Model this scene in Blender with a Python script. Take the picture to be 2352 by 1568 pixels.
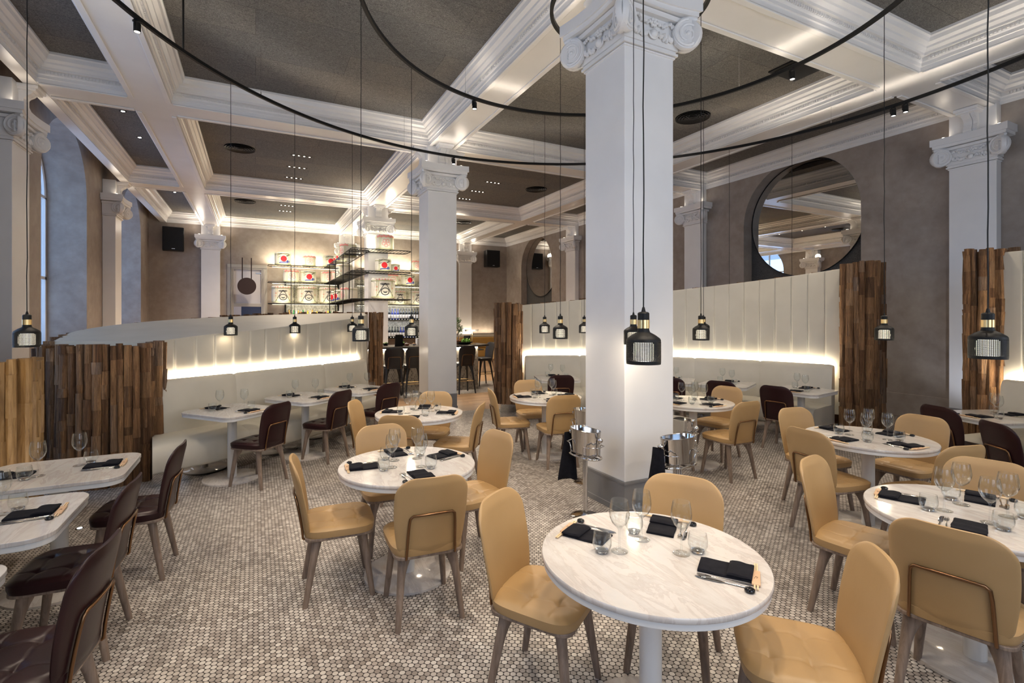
import bpy, bmesh, math, random
from mathutils import Vector, Matrix
random.seed(7)
PI = math.pi
for o in list(bpy.data.objects): bpy.data.objects.remove(o)
SC = bpy.context.scene; COL = SC.collection

# ------------------------------------------------------------------ camera
cam = bpy.data.cameras.new('camera'); camo = bpy.data.objects.new('camera', cam); COL.objects.link(camo)
cam.sensor_fit = 'HORIZONTAL'; cam.sensor_width = 36.0; cam.lens = 1137.02 / 2352 * 36
cam.shift_x = (1176 - 1145.81) / 2352; cam.shift_y = -(784 - 732.13) / 2352
cam.clip_start = 0.02
camo.location = (0, 0, 1.75); camo.rotation_euler = (PI / 2, 0, -0.4564)
SC.camera = camo
# ------------------------------------------------------------------ world, exposure, daylight
w = bpy.data.worlds.new('world'); SC.world = w; w.use_nodes = True
bg = w.node_tree.nodes['Background']; bg.inputs[0].default_value = (0.42, 0.60, 0.95, 1); bg.inputs[1].default_value = 1.2
vs = SC.view_settings; vs.view_transform = 'Standard'; vs.look = 'None'; vs.gamma = 1; vs.use_curve_mapping = False
vs.exposure = 0.32
SC.cycles.transparent_max_bounces = 24; SC.cycles.caustics_reflective = False; SC.cycles.caustics_refractive = False
WARM = (1.0, 0.80, 0.60); DAY = (0.45, 0.66, 1.0); DAY2 = (1.0, 0.95, 0.90)

def light(kind, name, loc, power, color=WARM, target=None, **kw):
    L = bpy.data.lights.new(name, kind); L.energy = power; L.color = color
    for k, v in kw.items(): setattr(L, k, v)
    o = bpy.data.objects.new(name, L); COL.objects.link(o); o.location = loc
    if target is not None:
        d = Vector(target) - Vector(loc); o.rotation_euler = d.to_track_quat('-Z', 'Y').to_euler()
    return o

# room frame: grid lines of the columns and beams
XL, XC, XR = -1.44, 3.245, 8.324
YS = [-1.85, 3.761, 9.373, 14.985]
WXL, WXR, WYB, WYF = -3.277, 10.415, 20.40, -1.95
SOF, CEIL = 5.08, 5.459
CX, CY = XC, 3.76                                   # the centre of the ring tracks
# daylight through the arched windows of the left wall and the windows behind the viewer
for i, yc in enumerate((0.95, 6.57, 12.2, 17.7)):
    light('AREA', 'window_daylight', (-4.25, yc, 3.2), 42, DAY, (0, yc, 3.0), shape='RECTANGLE', size=2.4, size_y=3.6)
for i, xc in enumerate((0.9, 5.8)):
    light('AREA', 'window_daylight', (xc, -2.4, 2.9), 78, DAY2, (xc, 4, 3.6), shape='RECTANGLE', size=2.6, size_y=3.4)

# ------------------------------------------------------------------ helpers
def link(o): COL.objects.link(o); return o
def tag(o, label=None, cat=None, group=None, kind=None):
    if label: o['label'] = label
    if cat: o['category'] = cat
    if group: o['group'] = group
    if kind: o['kind'] = kind
    return o
def thing(name, label, cat, loc=(0, 0, 0), rz=0, group=None):
    o = link(bpy.data.objects.new(name, None)); o.location = loc; o.rotation_euler = (0, 0, rz)
    o.empty_display_size = .1
    return tag(o, label, cat, group)
def kids(o): return [c for c in bpy.data.objects if c.parent == o]
KID = {}
def dup(root, loc=None, rz=None, label=None, group=None, parent=None):
    c = link(root.copy())
    if parent is not None: c.parent = parent
    if loc is not None: c.location = loc
    if rz is not None: c.rotation_euler = (root.rotation_euler[0], root.rotation_euler[1], rz)
    if label: c['label'] = label
    if group: c['group'] = group
    KID[c.name] = []
    for k in list(KID.get(root.name, [])):
        d = dup(bpy.data.objects[k], parent=c); KID[c.name].append(d.name)
    return c

class MB:
    def __init__(s): s.v = []; s.f = []
    def add(s, vs, fs):
        b = len(s.v); s.v += [tuple(p) for p in vs]; s.f += [tuple(i + b for i in f) for f in fs]; return s
    def box(s, c, d, rz=0, rx=0, ry=0):
        m = Matrix.Rotation(rz, 3, 'Z') @ Matrix.Rotation(ry, 3, 'Y') @ Matrix.Rotation(rx, 3, 'X')
        c = Vector(c); P = []
        for z in (-.5, .5):
            for x, y in ((-.5, -.5), (.5, -.5), (.5, .5), (-.5, .5)):
                P.append(c + m @ Vector((x * d[0], y * d[1], z * d[2])))
        return s.add(P, [(3, 2, 1, 0), (4, 5, 6, 7), (0, 1, 5, 4), (1, 2, 6, 5), (2, 3, 7, 6), (3, 0, 4, 7)])
    def b2(s, lo, hi):
        return s.box([(a + b) / 2 for a, b in zip(lo, hi)], [b - a for a, b in zip(lo, hi)])
    def prism(s, poly, z0, z1):
        n = len(poly)
        P = [(x, y, z0) for x, y in poly] + [(x, y, z1) for x, y in poly]
        F = [tuple(range(n - 1, -1, -1)), tuple(range(n, 2 * n))] + [(i, (i + 1) % n, (i + 1) % n + n, i + n) for i in range(n)]
        return s.add(P, F)
    def loft(s, rings, caps=True, closed=True, loop=False):
        n = len(rings[0]); P = [p for r in rings for p in r]; F = []
        m = len(rings)
        for j in range(m if loop else m - 1):
            a = j * n; b = ((j + 1) % m) * n
            for i in range(n if closed else n - 1):
                k = (i + 1) % n; F.append((a + i, a + k, b + k, b + i))
        if caps and not loop:
            F.append(tuple(range(n - 1, -1, -1))); F.append(tuple(range((m - 1) * n, m * n)))
        return s.add(P, F)
    def lathe(s, prof, n=24, c=(0, 0, 0), axis=None):
        rings = []
        R = Vector((0, 0, 1)).rotation_difference(Vector(axis).normalized()).to_matrix() if axis else Matrix.Identity(3)
        for r, z in prof:
            rings.append([Vector(c) + R @ Vector((max(r, 1e-5) * math.cos(2 * PI * i / n), max(r, 1e-5) * math.sin(2 * PI * i / n), z)) for i in range(n)])
        ring_ = prof[0][0] > .0025 and prof[-1][0] > .0025      # hollow profile: closed on itself like a torus
        return s.loft(rings, caps=not ring_, loop=ring_)
    def tube(s, pts, r, n=8, closed=False, sx=1.0):
        pts = [Vector(p) for p in pts]; m = len(pts); rings = []
        up = Vector((0, 0, 1)); prev = None
        for i, p in enumerate(pts):
            if closed: t = pts[(i + 1) % m] - pts[i - 1]
            elif i == 0: t = pts[1] - p
            elif i == m - 1: t = p - pts[-2]
            else: t = (pts[i + 1] - p).normalized() + (p - pts[i - 1]).normalized()
            t.normalize()
            if prev is None:
                a = t.cross(up)
                if a.length < .05: a = t.cross(Vector((0, 1, 0)))
                a.normalize()
            else:
                a = prev - t * prev.dot(t)
                if a.length < 1e-4: a = t.cross(up)
                a.normalize()
            prev = a; b = t.cross(a)
            rr = r[i] if isinstance(r, (list, tuple)) else r
            rings.append([p + a * (math.cos(2 * PI * k / n) * rr) + b * (math.sin(2 * PI * k / n) * rr * sx) for k in range(n)])
        return s.loft(rings, caps=not closed, loop=closed)
    def ball(s, c, r, n=10, m=6, sc=(1, 1, 1)):
        rings = []
        for j in range(m + 1):
            a = -PI / 2 + PI * j / m; rr = max(math.cos(a), .002) * r
            rings.append([(c[0] + rr * math.cos(2 * PI * i / n) * sc[0], c[1] + rr * math.sin(2 * PI * i / n) * sc[1], c[2] + r * math.sin(a) * sc[2]) for i in range(n)])
        return s.loft(rings)
    def xf(s, M, start=0):
        s.v = s.v[:start] + [tuple(M @ Vector(p)) for p in s.v[start:]]; return s
    def build(s, name, mat, parent=None, smooth=None, bevel=0, seg=2, sub=0, flip=True):
        me = bpy.data.meshes.new(name); me.from_pydata(s.v, [], s.f)
        me.materials.append(mat); bm = bmesh.new(); bm.from_mesh(me)
        if flip: bmesh.ops.recalc_face_normals(bm, faces=bm.faces)
        if smooth is not None:
            th = math.radians(smooth)
            for f in bm.faces: f.smooth = True
            for e in bm.edges:
                if len(e.link_faces) == 2 and e.link_faces[0].normal.angle(e.link_faces[1].normal, 0) > th: e.smooth = False
        bm.to_mesh(me); bm.free()
        o = link(bpy.data.objects.new(name, me))
        if bevel:
            md = o.modifiers.new('bevel', 'BEVEL'); md.width = bevel; md.segments = seg; md.limit_method = 'ANGLE'; md.angle_limit = .6
            for p in me.polygons: p.use_smooth = False
        if sub:
            md = o.modifiers.new('sub', 'SUBSURF'); md.levels = sub; md.render_levels = sub
        if parent is not None:
            o.parent = parent; KID.setdefault(parent.name, []).append(o.name)
        KID.setdefault(o.name, [])
        return o
def srect(hx, hy, r, n=5, cx=0, cy=0):
    out = []
    for sx, sy, a0 in ((1, 1, 0), (-1, 1, PI / 2), (-1, -1, PI), (1, -1, 3 * PI / 2)):
        for i in range(n + 1):
            a = a0 + PI / 2 * i / n
            out.append((cx + sx * (hx - r) + r * math.cos(a), cy + sy * (hy - r) + r * math.sin(a)))
    return out
def cat_rom(P, n):
    P = [Vector(p) for p in P]; out = []
    seg = len(P) - 1
    for k in range(n + 1):
        t = k / n * seg; i = min(int(t), seg - 1); u = t - i
        p0 = P[i - 1] if i > 0 else 2 * P[0] - P[1]; p1 = P[i]; p2 = P[i + 1]; p3 = P[i + 2] if i + 2 <= seg else 2 * P[-1] - P[-2]
        out.append(.5 * (2 * p1 + (p2 - p0) * u + (2 * p0 - 5 * p1 + 4 * p2 - p3) * u * u + (3 * p1 - p0 - 3 * p2 + p3) * u ** 3))
    return out

# ------------------------------------------------------------------ materials
class NT:
    def __init__(s, name):
        s.m = bpy.data.materials.new(name); s.m.use_nodes = True; s.t = s.m.node_tree; s.t.nodes.clear()
        s.out = s.n('ShaderNodeOutputMaterial'); s.p = s.n('ShaderNodeBsdfPrincipled'); s.l(s.p.outputs[0], s.out.inputs[0])
    def n(s, k, **kw):
        x = s.t.nodes.new(k)
        for a, b in kw.items(): setattr(x, a, b)
        return x
    def l(s, a, b): s.t.links.new(a, b)
    def set(s, **kw):
        for k, v in kw.items():
            i = s.p.inputs[k.replace('_', ' ')]
            if hasattr(v, 'is_linked') or hasattr(v, 'links'): s.l(v, i)
            else: i.default_value = v
        return s
    def coord(s, kind='Object', scale=(1, 1, 1), rot=(0, 0, 0)):
        c = s.n('ShaderNodeTexCoord'); m = s.n('ShaderNodeMapping'); m.inputs['Scale'].default_value = scale; m.inputs['Rotation'].default_value = rot
        if kind == 'World':
            g = s.n('ShaderNodeNewGeometry'); s.l(g.outputs['Position'], m.inputs[0])
        else: s.l(c.outputs[kind], m.inputs[0])
        return m.outputs[0]
    def noise(s, vec, scale=5, detail=3, rough=.5, dist=0):
        x = s.n('ShaderNodeTexNoise'); s.l(vec, x.inputs['Vector'])
        x.inputs['Scale'].default_value = scale; x.inputs['Detail'].default_value = detail; x.inputs['Roughness'].default_value = rough
        x.inputs['Distortion'].default_value = dist
        return x.outputs[0]
    def ramp(s, fac, stops):
        x = s.n('ShaderNodeValToRGB'); s.l(fac, x.inputs[0]); e = x.color_ramp.elements
        while len(e) < len(stops): e.new(.5)
        for i, (p, c) in enumerate(stops):
            e[i].position = p; e[i].color = (*c, 1) if len(c) == 3 else c
        return x.outputs[0]
    def mix(s, fac, a, b, mode='MIX'):
        x = s.n('ShaderNodeMix', data_type='RGBA', blend_type=mode)
        for sock, v in ((x.inputs[0], fac), (x.inputs[6], a), (x.inputs[7], b)):
            if hasattr(v, 'links'): s.l(v, sock)
            elif isinstance(v, (int, float)): sock.default_value = v
            else: sock.default_value = (*v, 1)
        return x.outputs[2]
    def math(s, op, a, b=None, c=None):
        x = s.n('ShaderNodeMath', operation=op)
        for i, v in enumerate((a, b, c)):
            if v is None: continue
            if hasattr(v, 'links'): s.l(v, x.inputs[i])
            else: x.inputs[i].default_value = v
        return x.outputs[0]
    def vm(s, op, a, b=None):
        x = s.n('ShaderNodeVectorMath', operation=op)
        for i, v in enumerate((a, b)):
            if v is None: continue
            if hasattr(v, 'links'): s.l(v, x.inputs[i])
            else: x.inputs[i].default_value = v
        return x
    def bump(s, h, strength=.3, dist=.01):
        x = s.n('ShaderNodeBump'); s.l(h, x.inputs['Height']); x.inputs['Strength'].default_value = strength; x.inputs['Distance'].default_value = dist
        s.l(x.outputs[0], s.p.inputs['Normal'])
def simple(name, col, rough=.5, metal=0, **kw):
    t = NT(name); t.set(Base_Color=(*col, 1), Roughness=rough, Metallic=metal, **kw); return t.m
def noisy(name, c1, c2, scale=8, rough=.5, bump=.1, bscale=60, metal=0, stretch=(1, 1, 1), detail=4, bd=.004):
    t = NT(name); v = t.coord('Object', stretch)
    t.set(Base_Color=t.ramp(t.noise(v, scale, detail), [(.3, c1), (.7, c2)]), Roughness=rough, Metallic=metal)
    if bump: t.bump(t.noise(v, bscale, 3), bump, bd)
    return t.m
M = {}
t = NT('plaster_taupe'); v = t.coord('World')
big = t.noise(v, .8, 4, .6, .6); sm = t.noise(v, 5, 5, .6)
t.set(Base_Color=t.mix(.35, t.ramp(big, [(.3, (.215, .172, .143)), (.5, (.29, .24, .203)), (.72, (.37, .32, .268))]), t.ramp(sm, [(.3, (.24, .195, .165)), (.7, (.45, .395, .34))])), Roughness=.62)
t.bump(sm, .08, .01); M['plaster'] = t.m
M['white'] = noisy('white_paint', (.77, .755, .735), (.82, .805, .785), 2, .32, .03, 12)
M['soffit'] = noisy('gloss_white_paint', (.77, .755, .735), (.82, .805, .785), 2, .27, .02, 8)
M['base'] = noisy('grey_paint', (.19, .187, .19), (.225, .22, .22), 3, .4, .02)
t = NT('acoustic_ceiling'); v = t.coord('World')
fib = t.noise(t.coord('World', (1, 1, 1)), 34, 8, .9, 2.6); f2 = t.noise(t.coord('World', (.35, 1.4, 1)), 60, 4, .7, 2.5)
tint = t.noise(t.coord('World', (.6, .5, 1)), .9, 2)
c = t.ramp(fib, [(.40, (.022, .022, .022)), (.5, (.12, .118, .112)), (.6, (.40, .395, .375))])
c = t.mix(.45, c, t.ramp(f2, [(.4, (.04, .039, .037)), (.6, (.27, .265, .25))]))
c = t.mix(.5, c, t.ramp(tint, [(.35, (.8, .84, .9)), (.65, (1.1, 1.0, .9))]), 'MULTIPLY')
br = t.n('ShaderNodeTexBrick'); t.l(t.coord('World'), br.inputs['Vector']); br.inputs['Scale'].default_value = 1; br.inputs['Brick Width'].default_value = 2.4; br.inputs['Row Height'].default_value = .6
br.inputs['Mortar Size'].default_value = .003; br.inputs['Color1'].default_value = (.88, .88, .9, 1); br.inputs['Color2'].default_value = (1.1, 1.05, 1, 1); br.inputs['Mortar'].default_value = (.5, .5, .5, 1)
t.set(Base_Color=t.mix(1, c, br.outputs[0], 'MULTIPLY'), Roughness=.95); t.bump(fib, .6, .02); M['felt'] = t.m

def penny(name, d, tile_stops, grout, vertical=False, rough=.28):
    t = NT(name); g = t.n('ShaderNodeNewGeometry'); pos = g.outputs['Position']
    if vertical:
        sp = t.n('ShaderNodeSeparateXYZ'); t.l(pos, sp.inputs[0]); cb = t.n('ShaderNodeCombineXYZ')
        t.l(t.math('ADD', sp.outputs[0], sp.outputs[1]), cb.inputs[0]); t.l(sp.outputs[2], cb.inputs[1]); pos = cb.outputs[0]
    else:
        sp = t.n('ShaderNodeSeparateXYZ'); t.l(pos, sp.inputs[0]); cb = t.n('ShaderNodeCombineXYZ')
        t.l(sp.outputs[1], cb.inputs[0]); t.l(sp.outputs[0], cb.inputs[1]); pos = cb.outputs[0]
    res = []
    for off in (0, .5):
        q = t.vm('ADD', t.vm('DIVIDE', pos, (d, d * 1.7320508, 1)).outputs[0], (off + 100, off + 100, 0)).outputs[0]
        fr = t.vm('SUBTRACT', t.vm('FRACTION', q).outputs[0], (.5, .5, 0)).outputs[0]
        fr = t.vm('MULTIPLY', fr, (1, 1.7320508, 0)).outputs[0]
        ln = t.vm('LENGTH', fr).outputs['Value']
        cell = t.vm('ADD', t.vm('FLOOR', q).outputs[0], (off * 7, off * 3, 0)).outputs[0]
        cell = t.vm('MULTIPLY', cell, (1, 1, 0)).outputs[0]
        wn = t.n('ShaderNodeTexWhiteNoise', noise_dimensions='3D'); t.l(cell, wn.inputs['Vector']); res.append((ln, wn.outputs['Value']))
    near = t.math('LESS_THAN', res[0][0], res[1][0]); dist = t.math('MINIMUM', res[0][0], res[1][0])
    rnd = t.math('ADD', t.math('MULTIPLY', res[0][1], near), t.math('MULTIPLY', res[1][1], t.math('SUBTRACT', 1, near)))
    mask = t.n('ShaderNodeMapRange', interpolation_type='SMOOTHSTEP'); t.l(dist, mask.inputs[0])
    mask.inputs[1].default_value = .43; mask.inputs[2].default_value = .475; mask.inputs[3].default_value = 1; mask.inputs[4].default_value = 0
    mk = mask.outputs[0]
    patch = t.noise(t.coord('World'), 1.3, 3)
    r2 = t.math('ADD', t.math('MULTIPLY', rnd, .62), t.math('MULTIPLY', patch, .38))
    c = t.mix(mk, grout, t.ramp(r2, tile_stops))
    t.set(Base_Color=c, Roughness=t.ramp(mk, [(0, (.8,) * 3), (1, (rough,) * 3)])); t.bump(mk, .35, .003)
    return t.m
M['mosaic'] = penny('marble_penny_mosaic', .0313, [(.15, (.20, .172, .15)), (.4, (.32, .282, .255)), (.62, (.42, .38, .345)), (.85, (.56, .525, .485))], (.022, .017, .015))
M['barmosaic'] = penny('bar_front_mosaic', .05, [(.2, (.12, .095, .075)), (.8, (.30, .26, .21))], (.32, .28, .22), True)
M['mesh_tile'] = penny('backbar_mosaic', .05, [(.2, (.20, .19, .15)), (.8, (.42, .40, .33))], (.05, .05, .04), True)
t = NT('oak_floor'); v = t.coord('World')
br = t.n('ShaderNodeTexBrick'); t.l(v, br.inputs['Vector']); br.inputs['Scale'].default_value = 1; br.inputs['Brick Width'].default_value = 1.6; br.inputs['Row Height'].default_value = .14
br.inputs['Mortar Size'].default_value = .003; br.inputs['Color1'].default_value = (.36, .22, .12, 1); br.inputs['Color2'].default_value = (.50, .33, .19, 1); br.inputs['Mortar'].default_value = (.1, .06, .03, 1)
gr = t.noise(t.coord('World', (1, 14, 1)), 6, 5, .6)
t.set(Base_Color=t.mix(.6, br.outputs[0], t.ramp(gr, [(.3, (.5, .45, .4)), (.7, (1.1, 1.05, 1))]), 'MULTIPLY'), Roughness=.4); M['oak'] = t.m
t = NT('white_marble'); v = t.coord('World', (1, 1, 1), (0, 0, .5)); wv = t.noise(v, 2.2, 6, .65, 1.2)
st = t.noise(t.coord('World', (5.5, 1.3, 1), (0, 0, .45)), 1.6, 7, .68, 1.1)
c = t.ramp(st, [(.36, (.56, .53, .50)), (.47, (.49, .445, .405)), (.50, (.44, .37, .33)), (.53, (.60, .55, .50)), (.62, (.56, .535, .505)), (.8, (.60, .58, .56))])
t.set(Base_Color=t.mix(.45, c, t.ramp(wv, [(.35, (.50, .475, .45)), (.6, (.60, .58, .56))])), Roughness=.09); M['marble'] = t.m
M['tablepaint'] = simple('white_lacquer', (.68, .67, .65), .25)
def leather(name, c1, c2, rough=.42):
    t = NT(name); v = t.coord('Object'); g = t.noise(v, 3, 3); gr = t.n('ShaderNodeTexVoronoi'); t.l(v, gr.inputs['Vector']); gr.inputs['Scale'].default_value = 260
    t.set(Base_Color=t.ramp(g, [(.3, c1), (.7, c2)]), Roughness=rough); t.bump(gr.outputs[0], .12, .001); return t.m
M['mustard'] = leather('mustard_leather', (.36, .225, .095), (.41, .262, .118), .45)
M['burgundy'] = leather('burgundy_leather', (.016, .0045, .0055), (.026, .007, .008), .33)
M['burgundy'].node_tree.nodes['Principled BSDF'].inputs['Specular IOR Level'].default_value = .3
M['cream'] = leather('cream_leather', (.58, .54, .45), (.63, .59, .50), .42)
M['black_leather'] = leather('black_leather', (.010, .009, .010), (.016, .014, .015), .4)
M['gold_bench'] = leather('ochre_leather', (.42, .24, .06), (.48, .28, .08), .45)
def wood(name, c1, c2, c3, scale=(14, 14, 1.3), rough=.5):
    t = NT(name); v = t.coord('Object', scale); n1 = t.noise(v, 3, 5, .65, .8)
    t.set(Base_Color=t.ramp(n1, [(.3, c1), (.5, c2), (.72, c3)]), Roughness=rough); t.bump(n1, .2, .003); return t.m
M['leg'] = wood('grey_oak', (.12, .085, .062), (.20, .145, .11), (.29, .22, .17))
M['blackwood'] = simple('black_stained_wood', (.009, .008, .008), .4)
t = NT('reclaimed_timber'); t.p.inputs['Specular IOR Level'].default_value = .25; g = t.n('ShaderNodeNewGeometry'); v = t.coord('World', (18, 18, 1.6))
n1 = t.noise(v, 2.2, 6, .7, 1.0); n2 = t.noise(t.coord('World', (30, 30, 7)), 2, 4, .7)
isl = t.ramp(g.outputs['Random Per Island'], [(0, (.05, .024, .014)), (.25, (.19, .090, .042)), (.5, (.34, .17, .078)), (.75, (.52, .29, .135)), (1, (.30, .24, .20))])
grn = t.ramp(n1, [(.3, (.35, .33, .32)), (.55, (1, 1, 1)), (.75, (1.55, 1.45, 1.3))])
isl = t.mix(.55, isl, t.ramp(t.noise(t.coord('World', (13, 13, .5)), 1.5, 2, .5), [(.3, (.08, .040, .022)), (.45, (.24, .13, .065)), (.6, (.40, .23, .11)), (.75, (.16, .12, .10))]))
t.set(Base_Color=t.mix(.9, isl, grn, 'MULTIPLY'), Roughness=.72)
hh = t.math('ADD', n1, t.math('MULTIPLY', n2, .6)); t.bump(hh, 1.0, .035); M['timber'] = t.m
M['honey'] = wood('honey_timber', (.16, .08, .025), (.30, .165, .055), (.42, .25, .10), (10, 10, 1.2), .6)
M['blackmetal'] = simple('matt_black_metal', (.007, .007, .007), .5, 0); M['blackmetal'].node_tree.nodes['Principled BSDF'].inputs['Specular IOR Level'].default_value = .25
M['brass'] = simple('brushed_brass', (.72, .52, .24), .28, 1)
M['bronze'] = simple('bronze_tube', (.22, .12, .06), .30, 1)
M['chrome'] = simple('polished_steel', (.62, .60, .58), .09, 1)
M['satin'] = simple('satin_steel', (.6, .6, .6), .22, 1)
M['mirror'] = simple('mirror_glass', (.80, .80, .78), .0, 1)
M['dkmirror'] = simple('mirror_plinth', (.5, .48, .46), .04, 1)
M['napkin'] = noisy('black_linen', (.006, .006, .009), (.011, .011, .015), 30, .95, .2, 300); M['napkin'].node_tree.nodes['Principled BSDF'].inputs['Specular IOR Level'].default_value = .15
M['black'] = simple('gloss_black', (.006, .006, .007), .08)
M['speaker'] = noisy('speaker_cloth', (.004, .004, .004), (.007, .007, .007), 30, .9, .3, 300)
M['paper'] = noisy('kraft_paper', (.50, .32, .19), (.56, .37, .23), 20, .8, .05)
M['chopwood'] = noisy('bamboo', (.62, .44, .24), (.70, .52, .31), 20, .6, .05)
M['niche'] = noisy('dark_felt', (.045, .044, .044), (.10, .098, .095), 60, .95, .3, 200)
M['greypanel'] = simple('grey_door_paint', (.38, .36, .33), .45)
M['doorwhite'] = simple('door_white', (.55, .53, .55), .5)
M['bluewall'] = simple('blue_wall', (.03, .05, .11), .5)
M['brownsign'] = simple('brown_enamel', (.022, .008, .007), .75)
def glassm(name, col=(1, 1, 1), rough=0):
    t = NT(name); t.set(Base_Color=(*col, 1), Roughness=rough, IOR=1.45); t.p.inputs['Transmission Weight'].default_value = 1; return t.m
def thin(name, refl=.12, tint=(1, 1, 1)):                # thin clear glass that lets light straight through
    t = NT(name); t.t.nodes.remove(t.p); tr = t.n('ShaderNodeBsdfTransparent'); tr.inputs[0].default_value = (*tint, 1)
    gl = t.n('ShaderNodeBsdfGlossy'); gl.inputs['Roughness'].default_value = .01; fr = t.n('ShaderNodeLayerWeight'); fr.inputs[0].default_value = .35
    mx = t.n('ShaderNodeMixShader'); f = t.math('ADD', t.math('MULTIPLY', t.math('POWER', fr.outputs['Facing'], 2.4), 1.0), refl * .3)
    t.l(f, mx.inputs[0]); t.l(tr.outputs[0], mx.inputs[1]); t.l(gl.outputs[0], mx.inputs[2]); t.l(mx.outputs[0], t.out.inputs[0]); return t.m
M['glass'] = glassm('clear_glass'); M['pane'] = thin('window_pane', .15, (.92, .96, 1))
M['thin'] = thin('drinking_glass', .08, (.97, .98, .98))
def emit(name, col, s):
    t = NT(name); t.set(Base_Color=(*col, 1), Roughness=.5); t.p.inputs['Emission Color'].default_value = (*col, 1); t.p.inputs['Emission Strength'].default_value = s; return t.m
M['led'] = emit('led_strip', (1, .90, .72), 85); M['ledfill'] = emit('fill_strip_glow', (1, .88, .74), 20)  # the second glow serves the fill strip added to the rings
M['lampglow'] = emit('lamp_glow', (1, .88, .68), 3.2)
M['bulb'] = emit('spot_lens', (1, .9, .78), 40)
M['downbulb'] = emit('downlight_lens', (1, .86, .70), 14)
M['uplight'] = emit('uplight_lens', (.85, .9, 1), 20)
M['shadeglow'] = emit('lamp_shade', (1, .82, .68), 1.6)
def colr(n, c, r=.5): return simple(n, c, r)

# ================================================================== THE SETTING
def struct(name, mb, mat, parent=None, **kw):
    o = mb.build(name, mat, parent, **kw)
    if parent is None: o['kind'] = 'structure'
    return o
WOOD0, WOOD1, MOS1 = 8.75, 10.75, 12.7
struct('floor', MB().b2((-4.4, -2.6, -.12), (11.0, WOOD0, 0)), M['mosaic'])
struct('floor', MB().b2((-4.4, WOOD0, -.12), (11.0, WOOD1, 0)), M['oak'])
struct('floor', MB().b2((-4.4, WOOD1, -.12), (11.0, MOS1, 0)), M['mosaic'])
struct('floor', MB().b2((-4.4, MOS1, -.12), (11.0, 22.6, 0)), M['oak'])
struct('ceiling', MB().b2((-2.78, -2.6, CEIL), (11.0, 21.2, CEIL + .15)), M['felt'])
struct('ceiling', MB().b2((-4.6, -2.6, 5.85), (-2.7, 21.2, 5.95)), M['white'])

def arch(c, r, hc, z0=0, n=28):                        # notch points, from right foot to left foot
    return [(c + r, z0)] + [(c + r * math.cos(PI * i / n), hc + r * math.sin(PI * i / n)) for i in range(n + 1)] + [(c - r, z0)]
def wallYZ(name, x0, x1, notches, mat, ztop):
    pts = [(WYF, 0)]
    for c, r, hc in notches: pts += list(reversed(arch(c, r, hc)))
    pts += [(WYB, 0), (WYB, ztop), (WYF, ztop)]
    n = len(pts); P = [(x0, y, z) for y, z in pts] + [(x1, y, z) for y, z in pts]
    F = [tuple(range(n)), tuple(range(2 * n - 1, n - 1, -1))] + [(i, (i + 1) % n, (i + 1) % n + n, i + n) for i in range(n)]
    return struct(name, MB().add(P, F), mat)
LA = [(0.95, 1.27, 4.28), (6.57, 1.27, 4.28), (12.25, 1.27, 4.28), (17.85, 1.27, 4.28)]
RA = [(0.95, 1.27, 3.93), (6.73, 1.27, 3.93), (12.2, 1.27, 3.93), (17.75, 1.24, 3.93)]
wallYZ('wall_left', WXL, WXL - .75, LA, M['plaster'], 5.85)
wallYZ('wall_right', WXR, WXR + .28, RA, M['plaster'], CEIL)
struct('wall_right', MB().b2((WXR + .29, WYF, 0), (WXR + .45, WYB, CEIL)), M['niche'])
# back wall with a doorway
DX0, DX1, DT = -.80, .26, 3.56
mb = MB().b2((WXL - .8, WYB, 0), (DX0, WYB + .2, CEIL + .4)).b2((DX1, WYB, 0), (WXR + .4, WYB + .2, CEIL)).b2((DX0, WYB, DT), (DX1, WYB + .2, CEIL))
struct('wall_back', mb, M['plaster'])
# wall behind the viewer with two large windows
mb = MB().b2((WXL - .8, WYF - .2, 0), (-.6, WYF, 5.9)).b2((2.4, WYF - .2, 0), (4.3, WYF, 5.5)).b2((7.3, WYF - .2, 0), (WXR + .4, WYF, 5.5))
mb.b2((-.6, WYF - .2, 0), (2.4, WYF, .9)).b2((4.3, WYF - .2, 0), (7.3, WYF, .9)).b2((-.6, WYF - .2, 4.7), (2.4, WYF, 5.5)).b2((4.3, WYF - .2, 4.7), (7.3, WYF, 5.5))
struct('wall_front', mb, M['plaster'])
wn = 0
for (a, b) in ((-.6, 2.4), (4.3, 7.3)):
    wn += 1; f = MB()
    for x in (a + .03, (a + b) / 2, b - .03): f.b2((x - .03, WYF - .14, .9), (x + .03, WYF - .08, 4.7))
    for z in (.93, 2.8, 4.67): f.b2((a, WYF - .14, z - .03), (b, WYF - .08, z + .03))
    fo = struct('window_%d' % wn, f, M['white']); MB().b2((a, WYF - .115, .9), (b, WYF - .105, 4.7)).build('window_pane', M['pane'], fo)
for (c, r, hc) in LA:
    wn += 1; f = MB(); X0 = WXL - .70
    f.tube([(X0, c + (r - .03) * math.cos(PI * i / 24), hc + (r - .03) * math.sin(PI * i / 24)) for i in range(25)], .035, 6)
    for y in (c - r + .03, c, c + r - .03): f.b2((X0 - .03, y - .03, .95), (X0 + .03, y + .03, hc + (r - .05 if abs(y - c) < .1 else 0)))
    for z in (.98, 2.6, hc): f.b2((X0 - .03, c - r, z - .03), (X0 + .03, c + r, z + .03))
    fo = struct('window_%d' % wn, f, M['white'])
    p = arch(c, r, hc, .95); n = len(p)
    MB().add([(X0 - .01, y, z) for y, z in p] + [(X0, y, z) for y, z in p], [tuple(range(n)), tuple(range(2 * n - 1, n - 1, -1))] + [(i, (i + 1) % n, (i + 1) % n + n, i + n) for i in range(n)]).build('window_pane', M['pane'], fo)
    MB().b2((WXL - .74, c - r, .0), (WXL - .45, c + r, .95)).build('window_sill', M['plaster'], fo)
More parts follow.
